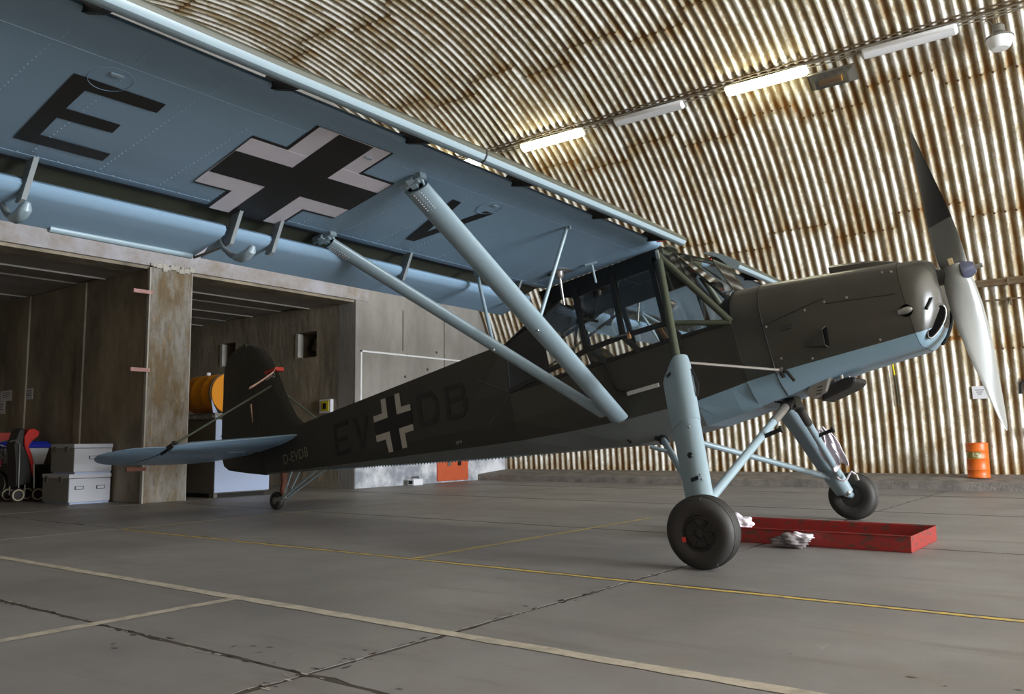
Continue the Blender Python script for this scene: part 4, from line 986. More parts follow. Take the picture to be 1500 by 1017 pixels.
    if s > 0:
        b0 = at(.90)+Vector((.05, -.09, 0)); hp_ = [(0, 0, .03), (.0, -.01, -.03), (.02, -.02, -.075), (.06, -.02, -.10), (.10, -.01, -.085), (.13, 0, -.045), (.16, 0, -.02), (.185, .01, -.05), (.19, .02, -.10)]
        g = MB(); g.tube([b0+Vector(p) for p in hp_], .010, 8); g.build('brake_hose', 'decal_white', G)
        g = MB(); g.tube([b0+Vector((.188, .012, -.055)), b0+Vector((.192, .02, -.12))], .02, 10); g.build('hose_union', 'lamp_grey', G)
    return G
gear(-1); gear(1)
# bellies: drain pipe, keel fitting
g = MB(); g.tube([(-1.21, -.30, 1.215), (-1.15, -.30, 1.13)], .014, 8); g.build('drain_pipe', 'black', AP)
g = MB(); g.box((.33, -.10, 1.10), (.42, .10, 1.19)); g.build('keel_fitting', 'black', AP)
g = MB(); g.tube([(-.9, -.27, 1.13), (-.84, -.25, 1.09)], .03, 8); g.build('keel_fitting', 'black', AP)
g = MB(); random.seed(2)
for i in range(9):
    g.box((-.37+.018*i, -.39+.012*i, 1.285-.016*i), (-.362+.018*i, -.385+.012*i, 1.30-.016*i))
o = g.build('panel_lacing', 'black', AP); o['kind'] = 'stuff'

# ---- tail: fin, rudder, stabiliser, elevators, tail wheel
def lens(levels, name, m, parent, axis='z', blunt=(.0, .0)):
    """levels = [(level, x_front, x_rear, thickness)]; lens sections stacked along z (fin) or y (stabiliser); last level height for y-axis is z"""
    g = MB(); rings = []
    for (l, xf, xr, th_) in levels:
        r_ = []
        n_ = 9
        for side_ in (1, -1):
            rng = range(n_) if side_ == 1 else range(n_-1, -1, -1)
            for k in rng:
                u = k/(n_-1); t_ = th_/2*(blunt[0]+(1-blunt[0])*min(1, (u/.35))**.5 if u < .35 else (blunt[1]+(1-blunt[1])*((1-u)/.65)**.9))*side_
                x_ = xf+(xr-xf)*u
                r_.append((x_, t_, l) if axis == 'z' else (x_, l, ZS+t_))
        rings.append(r_)
    g.loft(rings, 0, caps=True); return g.build(name, m, parent)
ZS = 2.345
def interp(tab, z):
    for (a, xa), (b, xb) in zip(tab, tab[1:]):
        if a <= z <= b: return xa+(xb-xa)*(z-a)/(b-a)
    return tab[0][1] if z < tab[0][0] else tab[-1][1]
fLE = [(2.42, -5.92), (2.50, -6.08), (2.62, -6.20), (2.84, -6.31), (3.25, -6.455), (3.52, -6.56), (3.66, -6.65), (3.76, -6.745), (3.84, -6.88), (3.875, -6.98)]
hin = [(1.965, -6.945), (2.42, -6.945), (3.90, -7.12)]
rTE = [(1.965, -6.99), (2.08, -7.42), (2.15, -7.66), (2.20, -7.82), (2.28, -7.92), (2.40, -7.95), (2.65, -7.92), (2.95, -7.86), (3.3, -7.77), (3.55, -7.72), (3.70, -7.67), (3.80, -7.59), (3.87, -7.49), (3.91, -7.37), (3.928, -7.22)]
fin = lens([(z, interp(fLE, z), interp(hin, z)+.012, .085*(1 if z < 3.5 else max(.25, 1-(z-3.5)*1.8))) for z, _ in fLE], 'fin', 'dark_camo', AP, 'z', (.05, .8))
rud = lens([(z, interp(hin, z), interp(rTE, z), .075*(1 if 2.2 < z < 3.5 else (.7 if z <= 2.2 else max(.2, 1-(z-3.5)*1.9)))) for z, _ in rTE], 'rudder', 'dark_camo', AP, 'z', (.9, .04))
side_text('serial', '2042', -6.60, 3.292, .105, 'decal_grey', 1.05, .9, y=-.050, parent=fin)
sLE = [(.04, -6.08), (.5, -6.29), (1.0, -6.47), (1.30, -6.60), (1.46, -6.70), (1.52, -6.80)]
eTE = [(.08, -7.55), (.15, -7.75), (.25, -7.86), (.5, -7.96), (.9, -7.985), (1.4, -7.945), (1.7, -7.88), (1.9, -7.78), (2.05, -7.66), (2.16, -7.50), (2.225, -7.34)]
hLE = [(1.56, -6.87), (1.62, -6.80), (1.8, -6.79), (2.0, -6.85), (2.12, -6.95), (2.19, -7.06), (2.225, -7.20)]
for s in (-1, 1):
    st = lens([(s*y, x, -7.02, .105 if y < 1.4 else .07) for y, x in sLE], 'stabiliser', 'wing_blue_lifted', AP, 'y', (.04, .8))
    el = lens([(s*y, -7.035, interp(eTE, y), .085) for y in (.08, .15, .25, .5, .9, 1.2, 1.535)], 'elevator', 'wing_blue_lifted', AP, 'y', (.9, .04))
    hb = lens([(s*y, interp(hLE, y), interp(eTE, y), .085 if y < 1.9 else max(.02, .085-(y-1.9)*.19)) for y in (1.56, 1.62, 1.8, 1.9, 2.0, 2.12, 2.19, 2.225)], 'elevator_horn', 'wing_blue_lifted', AP, 'y', (.04, .04))
    g = MB(); g.tube([(-6.62, s*.035, 3.16), (-6.86, s*1.45, 2.40)], .014, 8); g.build('tail_brace', 'olive_tube', AP)
    g = MB(); g.bar((-6.78, s*1.535, ZS+.02), (-7.03, s*1.545, ZS-.03), .02, .06); g.bar((-6.80, s*1.47, 2.36), (-6.87, s*1.46, 2.42), .05, .04); g.build('horn_bracket', 'black', AP)
    g = MB(); g.tube([(-7.028, s*.1, ZS-.042), (-7.028, s*1.53, ZS-.036)], .006, 6); g.build('hinge_gap', 'cove_grey', AP)
    g = MB(); g.prism([(-6.95, s*(.35+.0), ZS-.052), (-6.95, s*.62, ZS-.052), (-6.93, s*.62, ZS-.052), (-6.93, s*.35, ZS-.052)], (0, 0, -.006)); g.build('tab_plate', 'blue_gear', AP)
tw = empty('tail_wheel', (0, 0, 0), AP)
wc = Vector((-6.83, 0, 1.58))
g = MB(); g.lathe([(-.03, .055), (-.045, .07), (-.048, .095), (-.03, .118), (0, .125), (.03, .118), (.048, .095), (.045, .07), (.03, .055)], wc, (0, 1, 0), n=32); g.build('tyre', 'rubber', tw)
g = MB(); g.lathe([(-.035, .055), (-.02, .03), (.02, .03), (.035, .055)], wc, (0, 1, 0), n=20); g.build('hub', 'duct_grey', tw)
g = MB()
for y in (-.06, .06): g.bar(wc+Vector((0, y, 0)), wc+Vector((.17, y*.6, .015)), .012, .05)
g.tube([wc+Vector((.16, -.05, .015)), wc+Vector((.16, .05, .015))], .025, 8); g.build('fork', 'duct_grey', tw)
g = MB(); g.tube([(-6.68, 0, 1.60), (-6.68, 0, 1.70), (-6.65, .01, 1.80), (-6.62, 0, 1.93)], [.03, .045, .04, .05], 10); g.build('leather_boot', 'boot_brown', tw)
for y in (-.07, .07):
    g = MB(); g.tube([(-6.65, y*.5, 1.59), (-6.36, y, 1.905)], .011, 8); g.tube([(-6.65, y*.5, 1.585), (-5.88, y, 1.815)], .013, 8); g.build('stay', 'blue_gear', tw)

# ================================================================== LOOSE THINGS
# rudder lock: red clamp and ribbon on the fin (world placement through the airplane matrix)
AM = AP.matrix_world.copy()
def body_thing(name):
    o = empty(name); o.matrix_world = AM.copy(); return o
rl = tag(body_thing('rudder_lock'), 'red control lock clamp with pink ribbon on the dark fin', 'control lock')
g = MB(); g.box((-6.69, -.07, 3.352), (-6.47, -.058, 3.380)); g.box((-6.69, -.075, 3.345), (-6.64, -.056, 3.385)); g.box((-6.50, -.075, 3.335), (-6.44, .065, 3.385)); g.build('clamp', 'red_plastic', rl)
g = MB(); rb = [(-6.44, -.07, 3.36), (-6.46, -.10, 3.30), (-6.54, -.22, 3.21), (-6.61, -.34, 3.13), (-6.64, -.4, 3.10)]
g.loft([[(x-.012, y, z), (x+.012, y, z+.03)] for x, y, z in rb], 0, closed=False); g.build('ribbon', 'ribbon_pink', rl, solid=.003)
g = MB(); g.loft([[(-7.08-.012*t-.016*(1-t), -.06, 3.01-.27*t), (-7.08-.012*t+.016*(1-t)+.004, -.06, 3.01-.27*t)] for t in (0, .3, .6, 1.0)], 0, closed=False); g.build('ribbon_tail', 'ribbon_pink', rl, solid=.003)

# red drip tray
x0, x1, y0, y1, h, t = -3.55, -1.55, 7.08, 8.02, .125, .012
dt = tag(empty('drip_tray', ((x0+x1)/2, (y0+y1)/2, 0)), 'long shallow red metal drip tray with worn paint under the nose', 'tray')
cx, cy = (x0+x1)/2, (y0+y1)/2; hx, hy = (x1-x0)/2, (y1-y0)/2
g = MB(); g.box((-hx, -hy, .002), (hx, hy, .008)); g.build('bottom', 'tray_red', dt)
for nm, a, b in (('long_side', (-hx, -hy, .008), (hx, -hy+t, h)), ('long_side', (-hx, hy-t, .008), (hx, hy, h)), ('short_side', (-hx, -hy+t, .008), (-hx+t, hy-t, h)), ('short_side', (hx-t, -hy+t, .008), (hx, hy-t, h))):
    g = MB(); g.box(a, b); g.build(nm, 'tray_red', dt, bevel=.003)
for y in (-hy, hy):
    g = MB(); g.tube([(-hx, y, h), (hx, y, h)], .007, 8); g.build('rolled_rim', 'tray_red', dt)
def rag(name, c, r_, hgt, m, label, seed, flat=.6):
    random.seed(seed); bm = bmesh.new(); bmesh.ops.create_icosphere(bm, subdivisions=4, radius=1.0)
    ph = [random.uniform(0, 6) for _ in range(8)]
    for v in bm.verts:
        p = v.co; k = 1 + .18*math.sin(5*p.x+ph[0]+2*p.z) + .14*math.sin(9*p.y+ph[1]) + .10*math.sin(13*p.z+ph[2]+4*p.x) + .05*math.sin(23*p.x+17*p.y+ph[3])
        v.co = Vector((p.x*r_*k, p.y*r_*flat*k, max(-.98, p.z)*hgt*k))
    mn = min(v.co.z for v in bm.verts)
    for v in bm.verts: v.co.z -= mn
    me = D.meshes.new(name); bm.to_mesh(me); bm.free(); me.materials.append(MATS[m]); me.polygons.foreach_set('use_smooth', [True]*len(me.polygons))
    o = D.objects.new(name, me); COL.objects.link(o); o.location = c; tag(o, label, 'rag', 'rags around the drip tray'); return o
rag('rag', (-2.42, 6.93, .0), .14, .05, 'rag_grey', 'crumpled grey and white rag on the floor in front of the tray', 1)
rag('rag', (-2.36, 6.97, .045), .085, .035, 'rag', 'small white rag lying on top of the grey one', 7)
rag('rag', (-3.06, 7.42, .009), .11, .085, 'rag', 'white rag in the tray corner behind the near wheel', 4)
# white cloth hung over the far gear leg
cl_ = body_thing('cloth'); tag(cl_, 'white cloth draped over the far landing gear leg', 'cloth')
g = MB(); random.seed(8); rows = []
cx0 = Vector((.33, .63, .92))
for i in range(19):
    t = i/18; row = []
    w_ = .03+.075*min(1, t*2.2)-.035*max(0, t-.55)
    for k in range(17):
        u = k/16-.5
        row.append((.205+u*w_*2.1+.03*t+.012*math.sin(9*t), 1.30+.16*t+.03*math.sin(u*17+3*t)+.012*math.sin(u*31+9*t), .95-.40*t+.03*math.sin(u*8+1)+(.05*u if t > .5 else .06*abs(u))))
    rows.append(row)
g.loft(rows, 0, closed=False); g.build('cloth_fold', 'rag', cl_, solid=.008)
# orange drum by the corrugated wall
od = tag(empty('steel_drum', (-2.37, 15.95, .185)), 'small orange steel drum with torn label on the ledge', 'drum')
g = MB(); g.lathe([(0, .165), (.008, .172), (.02, .172), (.028, .166), (.12, .166), (.13, .172), (.14, .166), (.30, .166), (.31, .172), (.32, .166), (.43, .166), (.44, .172), (.45, .166), (.555, .166), (.562, .172), (.572, .172), (.576, .16), (.565, .155)], (0, 0, 0), (0, 0, 1), n=40); g.build('body', 'drum_orange', od)
g = MB(); vs_ = []
for a in [rad(198+10*i) for i in range(11)]: vs_.append((a,))
g.loft([[(.1685*math.cos(a[0]), .1685*math.sin(a[0]), z) for a in vs_] for z in (.315, .425)], 0, closed=False); g.build('label_sheet', 'drum_label', od)
g = MB(); g.lathe([(0, .03), (.018, .03), (.02, .022)], (.06, .05, .566), (0, 0, 1), n=16); g.build('bung', 'drum_orange', od)

# things on the arch: helper frame at angle a (deg) and radial depth
def arch_pt(x, a, dep=0.0):
    a = rad(a); return Vector((x, YC+(RR-dep)*math.cos(a), ZC+(RR-dep)*math.sin(a)))
def arch_frame(a):
    a = rad(a); n_ = Vector((0, -math.cos(a), -math.sin(a))); t_ = Vector((0, math.sin(a), -math.cos(a)))  # inward, downward
    return n_, t_
cr_ = tag(empty('cable_run', arch_pt(-5, 56, .05)), 'rusty cable tray with loose cables along the arch', 'cable tray')
org = arch_pt(-5, 56, .05)
def rel(p): return Vector(p)-org
n_, t_ = arch_frame(56)
g = MB()
for k in (-1, 1):
    g.bar(rel(arch_pt(X_END, 56.2, .06)+t_*.03*k), rel(arch_pt(4, 56.2, .06)+t_*.03*k), .012, .03, up=n_)
g.build('tray_rail', 'conduit', cr_)
random.seed(4)
for i in range(38):
    x = -12.4+.42*i
    g = MB(); p = rel(arch_pt(x, 56.2, .06)); g.bar(p-t_*.035, p+t_*.035, .02, .012, up=n_); g.build('tray_rung', 'conduit', cr_)
for c in range(4):
    pts = [arch_pt(-12.5+.3*i, 56.0-.14*c, .085+.01*c) + t_*(.02*math.sin(i*.9+c*2)+random.uniform(-.008, .008)) for i in range(56)]
    g = MB(); g.tube([rel(p) for p in pts], .009, 6); g.build('cable', 'cable', cr_)
def batten(x0, x1, lit, label):
    a = 55.35; c = arch_pt((x0+x1)/2, a, .10); n_, t_ = arch_frame(a); L_ = (x1-x0)/2
    o = tag(empty('fluorescent_light', c), label, 'light', 'fluorescent battens along the arch')
    v = lambda x, n, t: Vector((x, 0, 0))+n_*n+t_*t
    g = MB(); g.prism([v(-L_, -.03, -.07), v(-L_, .02, -.085), v(-L_, .02, .085), v(-L_, -.03, .07)], (2*L_, 0, 0)); g.build('housing', 'lamp_housing', o)
    pr = [(.02, -.085), (.055, -.085), (.10, -.05), (.112, 0), (.10, .05), (.055, .085), (.02, .085)]
    g = MB(); g.loft([[v(-L_+.02, n*.6, t*.8) for n, t in pr], [v(-L_+.05, n, t) for n, t in pr], [v(L_-.05, n, t) for n, t in pr], [v(L_-.02, n*.6, t*.8) for n, t in pr]], 0, caps=True); g.build('diffuser', 'tube_light' if lit else 'lamp_diffuser_off', o)
    for k in range(6):
        x = -L_+.12+(2*L_-.24)*k/5
        g = MB(); p = v(x, .02, .088); g.bar(p-n_*.02, p+n_*.02, .03, .008, up=t_); g.build('clip', 'steel', o)
    return o
batten(-9.47, -8.02, True, 'lit fluorescent batten nearest above the wing slat')
batten(-5.22, -3.85, True, 'lit fluorescent batten beside the grey floodlight')
batten(-11.75, -10.35, True, 'lit fluorescent batten glimpsed through the wing slat gap')
batten(-7.36, -5.96, False, 'unlit white fluorescent batten between the two bright ones')
batten(-3.05, -1.72, False, 'unlit white fluorescent batten left of the bell lamp')
# floodlight
c = arch_pt(-3.52, 53.9, .16); n_, t_ = arch_frame(53.9); v = lambda x, n, t: Vector((x, 0, 0))+n_*n+t_*t
flo = tag(empty('floodlight', c), 'grey boxy floodlight with yellow lamp behind glass', 'light')
g = MB(); g.loft([[v(-.33, -.04, -.10), v(.33, -.04, -.10), v(.33, -.04, .12), v(-.33, -.04, .12)], [v(-.36, .05, -.13), v(.36, .05, -.13), v(.36, .05, .15), v(-.36, .05, .15)]], 0, caps=True, smooth=False); g.build('housing', 'lamp_grey', flo)
g = MB(); g.loft([[v(-.34, .05, -.12), v(.34, .05, -.12), v(.34, .05, .14), v(-.34, .05, .14)], [v(-.25, .14, -.06), v(.25, .14, -.06), v(.25, .16, .09), v(-.25, .16, .09)]], 0, caps=True, smooth=False); g.build('glass_cover', 'lamp_glass', flo)
g = MB(); g.tube([v(-.20, .085, .03), v(.14, .085, .03)], .05, 12); g.build('lamp_tube', 'lamp_yellow', flo)
g = MB(); g.bar(v(-.1, -.04, 0), v(-.1, -.13, 0), .06, .03); g.bar(v(.1, -.04, 0), v(.1, -.13, 0), .06, .03); g.build('bracket', 'lamp_grey', flo)
# bell lamp
c = arch_pt(-1.25, 54.6, .14); 
bl = tag(empty('bell_lamp', c), 'round bell lamp with milky dish at the right end of the cable tray', 'light')
g = MB(); g.lathe([(.0, .045), (-.03, .075), (-.12, .08), (-.14, .10), (-.19, .175), (-.21, .18), (-.215, .17)], (0, 0, 0), (0, 0, 1), n=32); g.build('cap', 'lamp_grey', bl)
g = MB(); g.lathe([(-.21, .17), (-.24, .168), (-.32, .14), (-.36, .11), (-.365, .02)], (0, 0, 0), (0, 0, 1), n=32); g.build('dish', 'lamp_milky', bl)
g = MB(); g.tube([(0, 0, 0), (-.01, .02, .10), (.05, .08, .19), (.16, .10, .22)], .009, 8); g.tube([(-.05, 0, -.02), (-.12, .03, .10), (-.25, .08, .16)], .008, 8); g.build('lead', 'cable', bl)
# pipes and cables on the right of the wall
for a, rr_, nm in ((24.8, .028, 'upper'), (22.4, .014, 'lower')):
    c = arch_pt(-1.0, a, .07)
    pp = tag(empty('wall_conduit', c), 'bundle of thick conduits crossing the flutes behind the propeller' if nm == 'upper' else 'thin conduit just below the thick conduits behind the propeller', 'conduit', 'conduits behind the propeller')
    for k in range(3 if nm == 'upper' else 1):
        g = MB(); g.tube([Vector((-2.5, 0, -.035*k)), Vector((6, 0, -.035*k))], rr_*(1 if k != 1 else .6), 8); g.build('pipe', 'conduit', pp)
    for i in range(6):
        g = MB(); g.box((-2.1+.7*i, -.03, -.10), (-2.07+.7*i, .05, .03)); g.build('clip', 'conduit', pp)
c = arch_pt(-3.62, 17, .045)
hc = tag(empty('hanging_cable', c), 'yellow and green cable hanging down the flutes under the nose', 'cable')
g = MB(); g.tube([arch_pt(-3.66, 17.5, .05)-c, arch_pt(-3.64, 15.8, .05)-c, arch_pt(-3.63, 14, .05)-c], .014, 8); g.build('yellow_end', 'yellow_tag', hc)
g = MB(); g.tube([arch_pt(-3.63, 14, .05)-c, arch_pt(-3.62, 12, .05)-c, arch_pt(-3.62, 10.0, .05)-c], .012, 8); g.build('cable', 'olive_tube', hc)
c = arch_pt(-1.62, 9, .06)
hp = tag(empty('hook_pipe', c), 'dark bent pipe end on the wall at the right picture edge', 'pipe')
g = MB(); g.tube([arch_pt(-1.70, 11.0, .05)-c, arch_pt(-1.68, 12.2, .06)-c, arch_pt(-1.60, 12.7, .07)-c, arch_pt(-1.4, 12.8, .07)-c], .03, 10); g.build('pipe_bend', 'rubber', hp)
g = MB(); g.box((-.02, -.04, -.42), (.12, .04, -.28)); g.build('junction', 'rubber', hp)
c = arch_pt(-2.31, 11.3, .045); n_, t_ = arch_frame(11.3)
pn = tag(empty('paper_notice', c), 'white paper notice taped to the corrugated wall by the propeller blade', 'notice')
g = MB(); g.prism([Vector((-.11, 0, 0))-t_*.11, Vector((.11, 0, 0))-t_*.11, Vector((.11, 0, 0))+t_*.11, Vector((-.11, 0, 0))+t_*.11], n_*.004); g.build('sheet', 'paper', pn)
for k in range(3):
    g = MB(); p = n_*.005 - t_*(.05-.035*k); g.prism([p+Vector((-.07+.02*k, 0, 0)), p+Vector((.07-.02*k, 0, 0)), p+Vector((.07-.02*k, 0, 0))+t_*.012, p+Vector((-.07+.02*k, 0, 0))+t_*.012], n_*.001); g.build('print_line', 'ink', pn)

# ---- things in the bays
def crate(name, x0, x1, y0, y1, z0, z1, label, handles):
    o = tag(empty(name, ((x0+x1)/2, (y0+y1)/2, z0)), label, 'box', 'white transport boxes by the divider wall')
    hx, hy, h = (x1-x0)/2, (y1-y0)/2, z1-z0
    g = MB(); g.box((-hx, -hy, .03), (hx-.012, hy, h-.07)); g.build('body', 'box_white_shaded', o, bevel=.006)
    g = MB(); g.box((hx-.012, -hy+.004, .035), (hx+.003, hy-.004, h-.075)); g.build('front_panel', 'box_white', o)
    g = MB(); g.box((-hx-.008, -hy-.008, h-.065), (hx+.01, hy+.008, h)); g.build('lid', 'box_white', o, bevel=.006)
    g = MB(); g.box((-hx+.05, -hy+.02, 0), (hx-.0, hy-.02, .03)); g.build('skid', 'cabinet_blue', o)
    for y in handles:
        g = MB(); g.box((hx+.003, y-.07, h*.48), (hx+.006, y+.07, h*.60)); hd = g.build('handle_recess', 'ink', o)
        g = MB(); g.box((hx+.006, y-.055, h*.50), (hx+.012, y+.055, h*.585)); g.build('handle', 'box_white', o)
    for x in (-hx*.7, hx*.35):
        g = MB(); g.box((x-.05, -hy-.012, h-.13), (x+.05, -hy, h-.04)); g.build('latch', 'cabinet_dark', o)
    return o
crate('transport_box', -14.5, -13.6, 6.36, 7.02, 0, .47, 'white metal transport box on the floor, lower of the stack', (-.17, .17))
crate('transport_box', -14.38, -13.6, 6.42, 7.03, .47, .945, 'white metal transport box stacked on the other one', (-.0,))
# cabinet with pale blue door, rack, barrel
cb = tag(empty('cabinet', (-13.3, 8.97, 0)), 'dark grey cabinet with pale blue front behind the tail', 'cabinet')
g = MB(); g.box((-.5, -.565, .07), (.485, .55, 1.34)); g.build('body', 'cabinet_dark', cb, bevel=.008)
g = MB(); g.box((.487, -.565, .09), (.51, .55, 1.335)); g.build('front_door', 'cabinet_blue', cb, bevel=.004)
g = MB(); g.box((-.45, -.52, 0), (.43, .5, .07)); g.build('plinth', 'black', cb)
g = MB(); g.box((.36, -.57, .0), (.5, -.50, .07)); g.build('foot', 'cabinet_dark', cb)
cu_m = Matrix(((0, 0, 1, .512), (1, 0, 0, -.44), (0, 1, 0, 1.13), (0, 0, 0, 1)))
text_mesh('door_mark', 'J', .17, cu_m, 'ink', cb)
rk = tag(empty('barrel_rack', (-13.3, 8.97, 1.34)), 'perforated steel rack under the yellow barrel', 'rack')
for y in (-.57, .2):
    g = MB()
    g.box((-.55, y-.012, 0), (.50, y+.012, .025)); g.box((-.55, y-.012, .085), (.50, y+.012, .11))
    for i in range(15): g.box((-.55+.0737*i-.012, y-.012, .025), (-.55+.0737*i+.012, y+.012, .085))
    g.build('perforated_rail', 'rack_steel', rk)
for x in (-.4, .4):
    g = MB(); g.box((x-.03, -.57, .06), (x+.03, .2, .11)); g.build('cross_bar', 'rack_steel', rk)
ba = tag(empty('barrel', (-13.35, 8.72, 1.80)), 'yellow-orange barrel lying on a rack on the cabinet', 'barrel')
g = MB(); g.lathe([(-.48, .33), (-.46, .347), (-.22, .347), (-.20, .351), (-.18, .353), (-.16, .351), (-.14, .347), (.10, .347), (.12, .351), (.14, .353), (.16, .351), (.18, .347), (.42, .347), (.44, .35), (.455, .347), (.455, .325), (.43, .32)], (0, 0, 0), (1, 0, 0), n=48); g.build('shell', 'barrel_yellow', ba)
g = MB(); g.lathe([(.37, .347), (.37, .356), (.41, .356), (.41, .347)], (0, 0, 0), (1, 0, 0), n=48); g.build('strap', 'rack_steel', ba)
g = MB(); g.lathe([(0, .04), (.05, .04), (.055, .03)], (-.2, 0, .35), (0, 0, 1), n=14); g.build('bung', 'tub_white', ba)
g = MB(); g.tube([(.43, -.33, -.10), (.45, -.30, -.25), (.46, -.22, -.40), (.47, -.20, -.48)], .012, 8); g.build('strap_end', 'rack_steel', ba)
g = MB(); g.prism([(.455, -.36, -.12), (.455, -.18, -.42), (.455, -.30, -.42)], (.01, 0, 0)); g.build('tag', 'cabinet_blue', ba)

# stroller: red padded seat on a black shell with tube frame and four small wheels
sr = tag(empty('stroller', (-15.3, 6.38, 0)), 'child stroller with tall red padded seat in the left bay', 'stroller')
sr.rotation_euler = (0, 0, rad(90))
g = MB(); prof = [(.12, 1.20), (.20, 1.22), (.30, 1.17), (.29, 1.10), (.20, 1.02), (.14, .93), (.20, .78), (.24, .62), (.25, .42), (.22, .42), (.18, .62), (.12, .78), (.07, .93), (.06, 1.08)]
g.prism([(x-.12, -.14, z) for x, z in prof], (0, .28, 0)); g.build('seat_pad', 'stroller_red', sr, bevel=.03)
g = MB(); g.prism([(x-.16, -.15, z) for x, z in [(.02, 1.21), (.10, 1.22), (.09, .95), (.20, .70), (.26, .30), (.0, .25), (-.02, .6), (-.06, .95)]], (0, .32, 0)); g.build('seat_shell', 'seat_black', sr, bevel=.02)
g = MB()
for y in (-.17, .17): g.tube([(-.30, y, 1.0), (-.22, y, 1.02), (-.14, y, .96), (-.13, y, .6), (-.12, y, .10)], .014, 8); g.tube([(.10, y, .62), (.12, y, .3), (.12, y, .10)], .012, 8)
g.build('tube_frame', 'steel', sr)
for x, y, nm in ((-.14, -.2, 0), (-.14, .2, 1), (.16, -.22, 2), (.16, .2, 3)):
    g = MB(); g.lathe([(-.02, .06), (-.018, .105), (0, .115), (.018, .105), (.02, .06)], (x, y, .115), (0, 1, 0), n=24); wo = g.build('wheel', 'rubber', sr)
    g = MB()
    for yy in (-.02, .02): g.tube([(x+math.cos(t_)*.086, y+yy, .115+math.sin(t_)*.086) for t_ in [2*PI*i/24 for i in range(25)]], .012, 6, caps=False)
    g.build('rim', 'cream_rim', wo)
# child's bicycle at the picture edge
bk = tag(empty('bicycle', (-15.95, 6.16, 0)), 'small pink child bicycle behind the stroller', 'bicycle'); bk.rotation_euler = (0, 0, rad(90))
for x, nm in ((.0, 'front'), (-.75, 'rear')):
    g = MB(); g.tube([(x+math.cos(t)*.25, 0, .28+math.sin(t)*.25) for t in [2*PI*i/32 for i in range(33)]], .025, 8, caps=False); wo = g.build('wheel', 'rubber', bk)
    g = MB(); g.tube([(x+math.cos(t)*.215, 0, .28+math.sin(t)*.215) for t in [2*PI*i/32 for i in range(33)]], .013, 8, caps=False); g.build('rim', 'steel', wo)
    g = MB()
    for i in range(12):
        t = 2*PI*i/12; g.tube([(x, 0, .28), (x+math.cos(t)*.21, 0, .28+math.sin(t)*.21)], .003, 4)
    g.lathe([(-.04, .03), (.04, .03)], (x, 0, .28), (0, 1, 0), n=10); g.build('spokes', 'steel', wo)
g = MB(); g.tube([(0, -.03, .28), (.10, -.03, .58), (.14, 0, .70)], .016, 8); g.tube([(0, .03, .28), (.10, .03, .58)], .016, 8); g.tube([(.11, 0, .62), (-.35, 0, .35), (-.75, 0, .28)], .018, 8); g.tube([(-.35, 0, .35), (-.45, 0, .62)], .016, 8); g.tube([(.12, 0, .64), (-.43, 0, .55)], .016, 8); g.build('frame', 'bike_pink', bk)
g = MB(); g.tube([(.10, -.26, .92), (.02, -.24, .95), (.12, -.08, .86), (.16, 0, .76), (.12, .08, .86), (.02, .24, .95), (.10, .26, .92)], .013, 8); g.build('handlebar', 'steel', bk)
g = MB(); g.prism([(-.58, -.07, .64), (-.34, -.03, .64), (-.34, .03, .64), (-.58, .07, .64)], (0, 0, .05)); g.build('saddle', 'seat_black', bk, bevel=.02)
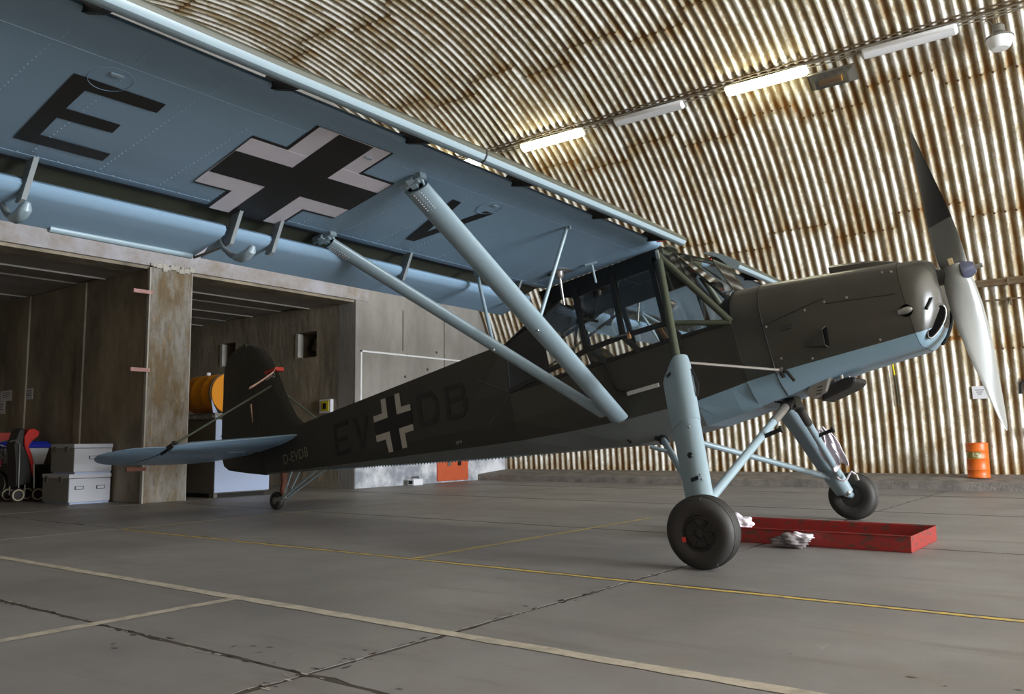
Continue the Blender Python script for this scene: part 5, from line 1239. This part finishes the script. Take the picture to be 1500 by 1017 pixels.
# plastic tubs on a dark chest
ch_ = tag(empty('chest', (-16.45, 6.76, 0)), 'dark low chest carrying two plastic tubs', 'chest')
g = MB(); g.box((-1.15, -.26, .04), (.75, .26, .56)); g.build('body', 'seat_black', ch_, bevel=.01)
g = MB(); g.box((-1.17, -.27, .56), (.77, .27, .60)); g.build('lid', 'seat_black', ch_, bevel=.006)
for x in (-1.0, .6):
    g = MB(); g.box((x-.06, -.26, 0), (x+.06, .26, .04)); g.build('foot', 'black', ch_)
for x, lab in ((-16.02, 'white plastic tub with blue lid right of the red stroller'), (-17.15, 'white plastic tub with blue lid left of the red stroller')):
    o = tag(empty('plastic_tub', (x, 6.76, .60)), lab, 'tub', 'plastic tubs in the left bay')
    g = MB(); g.loft([[(-.24, -.17, 0), (.24, -.17, 0), (.24, .17, 0), (-.24, .17, 0)], [(-.30, -.22, .29), (.30, -.22, .29), (.30, .22, .29), (-.30, .22, .29)]], 0, caps=True, smooth=False); g.build('body', 'tub_white', o, bevel=.015)
    g = MB(); g.loft([[(-.32, -.24, .29), (.32, -.24, .29), (.32, .24, .29), (-.32, .24, .29)], [(-.33, -.25, .34), (.33, -.25, .34), (.33, .25, .34), (-.33, .25, .34)], [(-.27, -.19, .41), (.27, -.19, .41), (.27, .19, .41), (-.27, .19, .41)]], 0, caps=True, smooth=False); g.build('lid', 'tub_blue', o, bevel=.012)
o = tag(empty('carton', (-17.2, 6.72, 1.01)), 'small red and white carton on the left tub', 'carton')
g = MB(); g.box((-.2, -.12, 0), (.2, .12, .17)); g.build('body', 'red_plastic', o, bevel=.004); g = MB(); g.box((-.12, -.124, .04), (.2, -.12, .13)); g.build('label_sheet', 'paper', o)
# papers on the divider wall
for (x0, x1, z0, z1, lab) in ((-17.03, -16.70, 1.80, 2.01, 'single white paper sheet on the dark bay wall'), (-18.12, -17.60, 1.81, 2.015, 'wide white paper on the dark bay wall at the picture edge'), (-18.3, -17.88, 1.56, 1.808, 'white paper hanging below the wide one at the picture edge')):
    o = tag(empty('paper_sheet', ((x0+x1)/2, 7.068, (z0+z1)/2)), lab, 'paper', 'papers on the bay wall')
    hx, hz = (x1-x0)/2, (z1-z0)/2
    g = MB(); g.box((-hx, -.006, -hz), (hx, 0, hz)); g.build('sheet', 'paper', o)
    for k in range(3):
        g = MB(); g.box((-hx*.6, -.008, hz*(.5-.4*k)), (hx*.6, -.006, hz*(.62-.4*k))); g.build('print_line', 'ink', o)
# electric box sign on bay two wall, small white device at the wall foot
o = tag(empty('switch_box', (-13.52, 11.45, 1.66)), 'white switch box edged with yellow tape on the bay corner', 'switch box')
g = MB(); g.box((-.17, -.05, -.14), (.17, .03, .14)); g.build('plate', 'paper', o); g = MB(); g.box((-.11, -.058, -.10), (.12, -.05, .11)); g.build('tape', 'yellow_tag', o); g = MB(); g.box((-.04, -.07, -.06), (.05, -.058, .06)); g.build('socket', 'black', o)
o = tag(empty('power_pack', (-12.45, 12.95, 0)), 'small white power pack with handle at the end wall foot', 'power pack')
g = MB(); g.box((-.09, -.14, .0), (.10, .14, .13)); g.build('case', 'tub_white', o, bevel=.012); g = MB(); g.tube([(0, -.11, .13), (0, -.09, .17), (0, .09, .17), (0, .11, .13)], .012, 8); g.build('handle', 'frame_black', o); g = MB(); g.box((-.05, -.145, .03), (.06, -.138, .10)); g.build('port', 'black', o)
